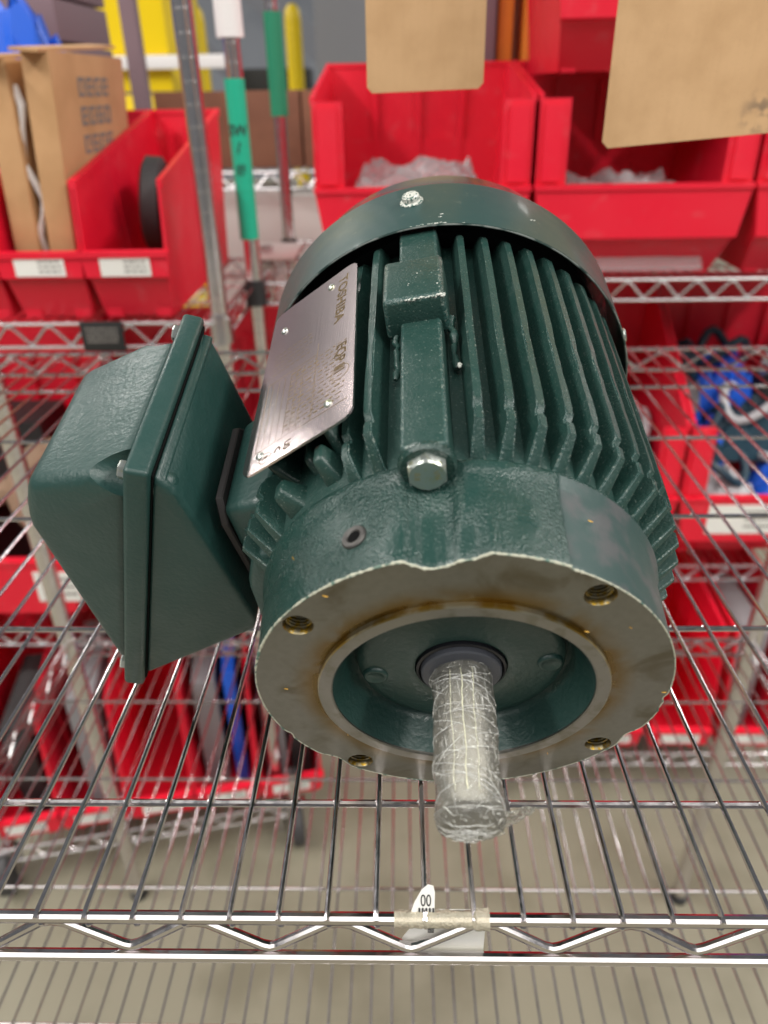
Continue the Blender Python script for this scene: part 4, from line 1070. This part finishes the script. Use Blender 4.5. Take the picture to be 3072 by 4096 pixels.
for a, vis in ((-1.2, 1), (88, 0), (178, 0), (-92, 0)):
    bm = bm_new(); lathe(bm, [(r*mm, b*mm) for r, b in ((6.0, -0.3), (6.0, 0.4), (4.6, 0.9), (4.4, 3.2), (3.6, 4.0), (0.05, 4.2))], 24, 'Z')
    nrm = Vector((sin(rad(a)), 0, cos(rad(a))))
    o = obj('cover_screw', bm, M['chip'] if vis else M['zinc'], cover, mx=Matrix.Translation(pol(102.2, a, 220)) @ nrm.to_track_quat('Z', 'Y').to_matrix().to_4x4())

# -- nameplate
PA, PD = rad(-26.0), 99.0
t_ = Vector((cos(PA), 0, -sin(PA))); n_ = Vector((sin(PA), 0, cos(PA)))
# local plate frame: x = tangent (towards the ridge), y = along the axis (back), z = outward
PM = Matrix((( t_.x, 0, n_.x, n_.x*PD*mm), (0, 1, 0, 0), (t_.z, 0, n_.z, n_.z*PD*mm), (0, 0, 0, 1)))
QC = [(-36.8, 179.0), (15.5, 180.6), (20.0, 58.5), (-36.6, 57.8)]      # corners TL, TR, BR, BL (mm)
def rounded(poly, r, n=6):
    out = []
    for i, p in enumerate(poly):
        p = Vector(p); a = (Vector(poly[i-1])-p).normalized(); b = (Vector(poly[(i+1) % len(poly)])-p).normalized()
        A, B = p+a*r, p+b*r
        for k in range(n+1):
            t = k/n; out.append(A*(1-t)**2+p*2*t*(1-t)+B*t*t)
    return out
bm = bm_new()
vs = prism(bm, [(p.x*mm, p.y*mm) for p in rounded(QC, 7)], 'Z', -0.5*mm, 0.5*mm)
plate = part('nameplate', bm, M['plate'], smooth=False, mx=PM)
ax = (Vector(QC[1])+Vector(QC[2]))/2
def pl_pt(u, v):      # u 0..1 from left edge to ridge edge, v 0..1 from near end to far end
    a = Vector(QC[3]).lerp(Vector(QC[2]), u); b = Vector(QC[0]).lerp(Vector(QC[1]), u); return a.lerp(b, v)
for u, v in ((0.16, 0.07), (0.78, 0.13), (0.16, 0.83), (0.70, 0.92)):
    p = pl_pt(u, v); bm = bm_new(); lathe(bm, [(r*mm, b*mm) for r, b in ((2.0, 0.4), (1.9, 1.0), (1.3, 1.5), (0.05, 1.75))], 16, 'Z', c=(p.x*mm, p.y*mm, 0))
    obj('rivet', bm, M['zinc'], plate)
def plate_text(t, u, v, size, sx=1.0):
    me = text_mesh(t, size*mm, 0.00003, True)
    for w in me.vertices:      # reads from the far end towards the viewer, tops towards the ridge
        p = pl_pt(u, v); w.co = Vector((p.x*mm + w.co.y, p.y*mm - w.co.x*sx, 0.56*mm))
    obj('lettering', me, M['gold'], plate)
plate_text('TOSHIBA', 0.83, 0.775, 7.4, 1.35)
plate_text('EQP III', 0.86, 0.36, 7.5, 1.0)
plate_text('R', 0.215, 0.045, 3.6)
plate_text('US', 0.42, 0.048, 4.6); plate_text('C', 0.33, 0.05, 4.6)
bm = bm_new(); lw = 0.22
def line(u0, v0, u1, v1, w=lw):
    a, b = pl_pt(u0, v0), pl_pt(u1, v1); d = (b-a).normalized(); n = Vector((-d.y, d.x))*w/2
    q = [a+n, b+n, b-n, a-n]; prism(bm, [(p.x*mm, p.y*mm) for p in q], 'Z', 0.50*mm, 0.56*mm)
line(0.10, 0.48, 0.62, 0.48)
for r_ in range(5):
    u = 0.12
    while u < 0.52:
        w = random.uniform(0.015, 0.05); line(u, 0.66-0.032*r_, u+w, 0.66-0.032*r_, 0.35); u += w+0.02
line(0.10, 0.48, 0.10, 0.10); line(0.10, 0.10, 0.95, 0.10); line(0.62, 0.10, 0.62, 0.55)
for k in range(6): line(0.16+0.065*k, 0.11, 0.16+0.065*k, 0.46, 0.16)
random.seed(9)
for r_ in range(14):
    v = 0.455-0.025*r_
    u = 0.36
    while u < 0.90:
        w = random.uniform(0.02, 0.06); line(u, v, min(u+w, 0.92), v, 0.8 if (r_*7+int(u*50)) % 3 == 0 else 0.40); u += w+0.022
for k in range(26): # ring of the certification mark
    a, b = 2*pi*k/26, 2*pi*(k+1)/26; p, q = pl_pt(0.215, 0.045), pl_pt(0.33, 0.05)
    for c_, r_ in ((p, 3.0), (pl_pt(0.87, 0.27), 4.6)):
        pa, pb = c_+Vector((cos(a), sin(a)))*r_, c_+Vector((cos(b), sin(b)))*r_
        d = (pb-pa).normalized(); n = Vector((-d.y, d.x))*0.13; prism(bm, [(z.x*mm, z.y*mm) for z in (pa+n, pb+n, pb-n, pa-n)], 'Z', 0.50*mm, 0.56*mm)
obj('print', bm, M['gold'], plate, smooth=False)
# posts that carry the plate, and stub lugs beside it
bm = bm_new()
for a, r1, b0, b1, w in ((-27, 94, 48, 62, 4.5), (-24, 97.5, 60, 180, 3), (-42, 93, 47, 60, 6), (-45, 97, 66, 176, 3), (-34, 90, 60, 176, 3)):
    t2 = bm_new(); hull(t2, [(-w*mm, b0*mm, 80*mm), (w*mm, b0*mm, 80*mm), (w*mm, b1*mm, 80*mm), (-w*mm, b1*mm, 80*mm), (-w*.45*mm, (b0+4)*mm, r1*mm), (w*.5*mm, (b0+5)*mm, r1*mm), (w*.5*mm, (b1-1)*mm, r1*mm), (-w*.45*mm, (b1-1)*mm, r1*mm)], 1.3*mm, 3)
    bmesh.ops.transform(t2, matrix=Matrix.Rotation(rad(a), 4, 'Y'), verts=t2.verts)
    me = bpy.data.meshes.new('tmp'); t2.to_mesh(me); t2.free(); bm.from_mesh(me); bpy.data.meshes.remove(me)
part('plate_lugs', bm, M['paint_fin'], ang=50)

# -- terminal box: diagonally split body and cover, on a pad with a gasket
def V(x, u, b): return Vector((x*mm, b*mm, u*mm))
Bc, Cc = (-119.0, 89.5), (-185.8, -56.0)
ed = Vector((Cc[0]-Bc[0], Cc[1]-Bc[1])).normalized(); no = Vector((ed.y, -ed.x))      # outward normal of the split plane
if no.x > 0: no = -no
F0, F1 = 55.0, 171.0
def on(s, off, b):      # s mm along the split edge from the top, off mm out of the split plane
    p = Vector(Bc) + ed*s + no*off; return V(p.x, p.y, b)
LEN = (Vector(Cc)-Vector(Bc)).length
bm = bm_new()
hull(bm, [on(s, o, b) for s in (0, LEN) for o in (0, -10.5) for b in (F0, F1)], 2.2*mm, 3)
box_cover = part('terminal_box_cover', bm, M['paint_smooth'], ang=60)
bm = bm_new()
hull(bm, [on(4, -2, F0+3.5), on(LEN-4, -2, F0+3.5), on(4, -2, F1-3.5), on(LEN-4, -2, F1-3.5), V(-173, 78, F0+15), V(-172, 78, F1-20), V(-184, 58, F0+13), V(-184, 56, F1-18)], 6*mm, 4)
nv = Vector((no.x, 0, no.y)); SCREWS = ((8, F0+8), (8, F1-8), (LEN-9, F0+8), (LEN-9, F1-8))
cut = bm_new()
for s, b in SCREWS:
    t2 = bm_new(); lathe(t2, [(r*mm, z*mm) for r, z in ((11.5, 0.02), (11.2, 3), (10.0, 9), (7.5, 16), (4.0, 23), (0.3, 27))], 32, 'Z', cap=True)
    bmesh.ops.transform(t2, matrix=Matrix.Translation(on(s+1.0, 0, b)) @ nv.to_track_quat('Z', 'Y').to_matrix().to_4x4(), verts=t2.verts)
    me = bpy.data.meshes.new('tmp'); t2.to_mesh(me); t2.free(); cut.from_mesh(me); bpy.data.meshes.remove(me)
def carved(name, bm, cutter, mat, parent, ang=45):
    o = obj(name, bm, mat, parent, ang=ang); c = bpy.data.objects.new('cutter', mesh_of('cutter', cutter)); COL.objects.link(c)
    md = o.modifiers.new('cut', 'BOOLEAN'); md.operation = 'DIFFERENCE'; md.object = c; md.solver = 'EXACT'
    pm, o.parent = o.parent, None
    dg = bpy.context.evaluated_depsgraph_get(); me = bpy.data.meshes.new_from_object(o.evaluated_get(dg))
    o.modifiers.clear(); o.data = me; o.parent = pm; bpy.data.objects.remove(c)
    b2 = bm_new(); b2.from_mesh(me); bmesh.ops.recalc_face_normals(b2, faces=b2.faces)
    b2.to_mesh(me); b2.free(); me.polygons.foreach_set('use_smooth', [True]*len(me.polygons)); me.set_sharp_from_angle(angle=rad(ang))
    return o
carved('cover_dome', bm, cut, M['paint_smooth'], box_cover)
for s, b in SCREWS:
    bm = bm_new(); lathe(bm, [(r*mm, z*mm) for r, z in ((4.0, 0.0), (4.0, 2.6), (3.4, 3.3), (0.05, 3.3))], 6, 'Z'); 
    obj('screw', bm, M['zinc'], box_cover, mx=Matrix.Translation(on(s, 0, b)) @ nv.to_track_quat('Z', 'Y').to_matrix().to_4x4(), smooth=False)
bm = bm_new()
hull(bm, [on(s, o, b) for s in (3.5, LEN-3.5) for o in (-10.4, -11.4) for b in (F0+3.0, F1-3.0)], 0.4*mm, 1)
part('cover_gasket', bm, M['black'])
bm = bm_new()
hull(bm, [on(6.0, -11.4, F0+5.5), on(6.0, -11.4, F1-5.5), on(LEN-13, -11.4, F0+5.5), on(LEN-13, -11.4, F1-5.5), on(6.5, -16, F0+6), on(6.5, -16, F1-6), on(LEN-15, -15, F0+6), on(LEN-15, -15, F1-6)], 1.2*mm, 2)
box_body = part('terminal_box_body', bm, M['paint_smooth'], ang=60)
bm = bm_new()
hull(bm, [on(4, -11.3, F0+2.5), on(LEN-8, -11.3, F0+2.5), on(4, -11.3, F1-3), on(LEN-8, -11.3, F1-3), V(-104, 69, F0+4), V(-107, 65, F1-8), V(-99, -17, F0+3), V(-101, -17, F1-6), V(-103, -25, F0+3), V(-105, -25, F1-6)], 4*mm, 3)
obj('body_shell', bm, M['paint_smooth'], box_body, ang=60)
bm = bm_new()
lathe(bm, [(r*mm, z*mm) for r, z in ((6.0, -8.0), (5.8, 0), (5.0, 2.8), (3.0, 4.6), (0.1, 5.2))], 20, 'Z')
obj('screw_boss', bm, M['paint_smooth'], box_body, mx=Matrix.Translation(on(13.0, -15.5, F0+9.5)) @ Vector((-no.x, 0.0, -no.y)).to_track_quat('Z', 'Y').to_matrix().to_4x4(), ang=60)
# pad on the frame and brown gasket plate
bm = bm_new()
hull(bm, [V(x, u, b) for x, us, bs in ((-70, (-12, 58), (60, 134)), (-94, (-4, 51), (66, 124))) for u in us for b in bs], 4*mm, 3)
pad = part('mounting_pad', bm, M['paint_smooth'], ang=60)
bm = bm_new(); hull(bm, [V(x, u, b) for x in (-93.5, -97) for u, b in ((-2, 69), (43, 65), (54, 71), (54, 118), (46, 126), (-2, 124))], 0.6*mm, 1); obj('pad_gasket', bm, M['gasket'], pad)
bm = bm_new()      # smooth side pad below the box
hull(bm, [V(-70, 42, 46), V(-70, 42, 120), V(-83, 37, 49), V(-83, 37, 120), V(-90, 20, 49), V(-90, 20, 120), V(-91, -8, 47), V(-91, -8, 120), V(-84, -30, 46), V(-84, -30, 120), V(-66, -50, 46), V(-66, -50, 120)], 4*mm, 4)
part('side_pad', bm, M['paint_smooth'], ang=60)
bm = bm_new(); random.seed(77)      # brass coloured swarf flakes left on the casting
FL = [(-6.2, 84.0, 47.5), (63, 71, -0.1), (56, 58, -0.1), (-118, 60, -0.1), (-80, 70, -0.1), (152, 66, -0.1), (100, 79, -0.1), (-30, 78, -0.1), (-40, 83.5, 22), (40, 83.0, 24)]
for i, (d, r, b) in enumerate(FL):
    p = pol(r, d, b); sz = 0.0008 if i == 0 else random.uniform(0.0003, 0.0006)
    bmesh.ops.create_icosphere(bm, subdivisions=1, radius=sz, matrix=Matrix.Translation(p) @ Matrix.Rotation(random.uniform(0, 3), 4, 'Y') @ Matrix.Diagonal((2.2, 0.5, 0.5, 1)))
part('swarf_flakes', bm, material('brass_swarf', (0.62, 0.36, 0.06), 0.4, 0.4))
# -- feet under the frame (hidden below it, they carry the rear of the motor)
bm = bm_new()
iv = MW.inverted()
for x in (-0.055, 0.055):
    for y0 in (150,):
        top = [Vector((x+sx*0.014, 0, 0)) for sx in (-1, 1)]
        pts = []
        for sx in (-1, 1):
            for b in (y0, y0+36): pts.append(Vector((x+sx*0.012, b*mm, -0.062)))
        lowp = []
        for p in pts:
            w = MW @ p; q = Vector((w.x, w.y, 0.0005)); lowp.append(iv @ q)
        t2 = bm_new(); hull(t2, pts+lowp, 0.002, 2); me = bpy.data.meshes.new('tmp'); t2.to_mesh(me); t2.free(); bm.from_mesh(me); bpy.data.meshes.remove(me)
part('feet', bm, M['paint_fin'], ang=50)
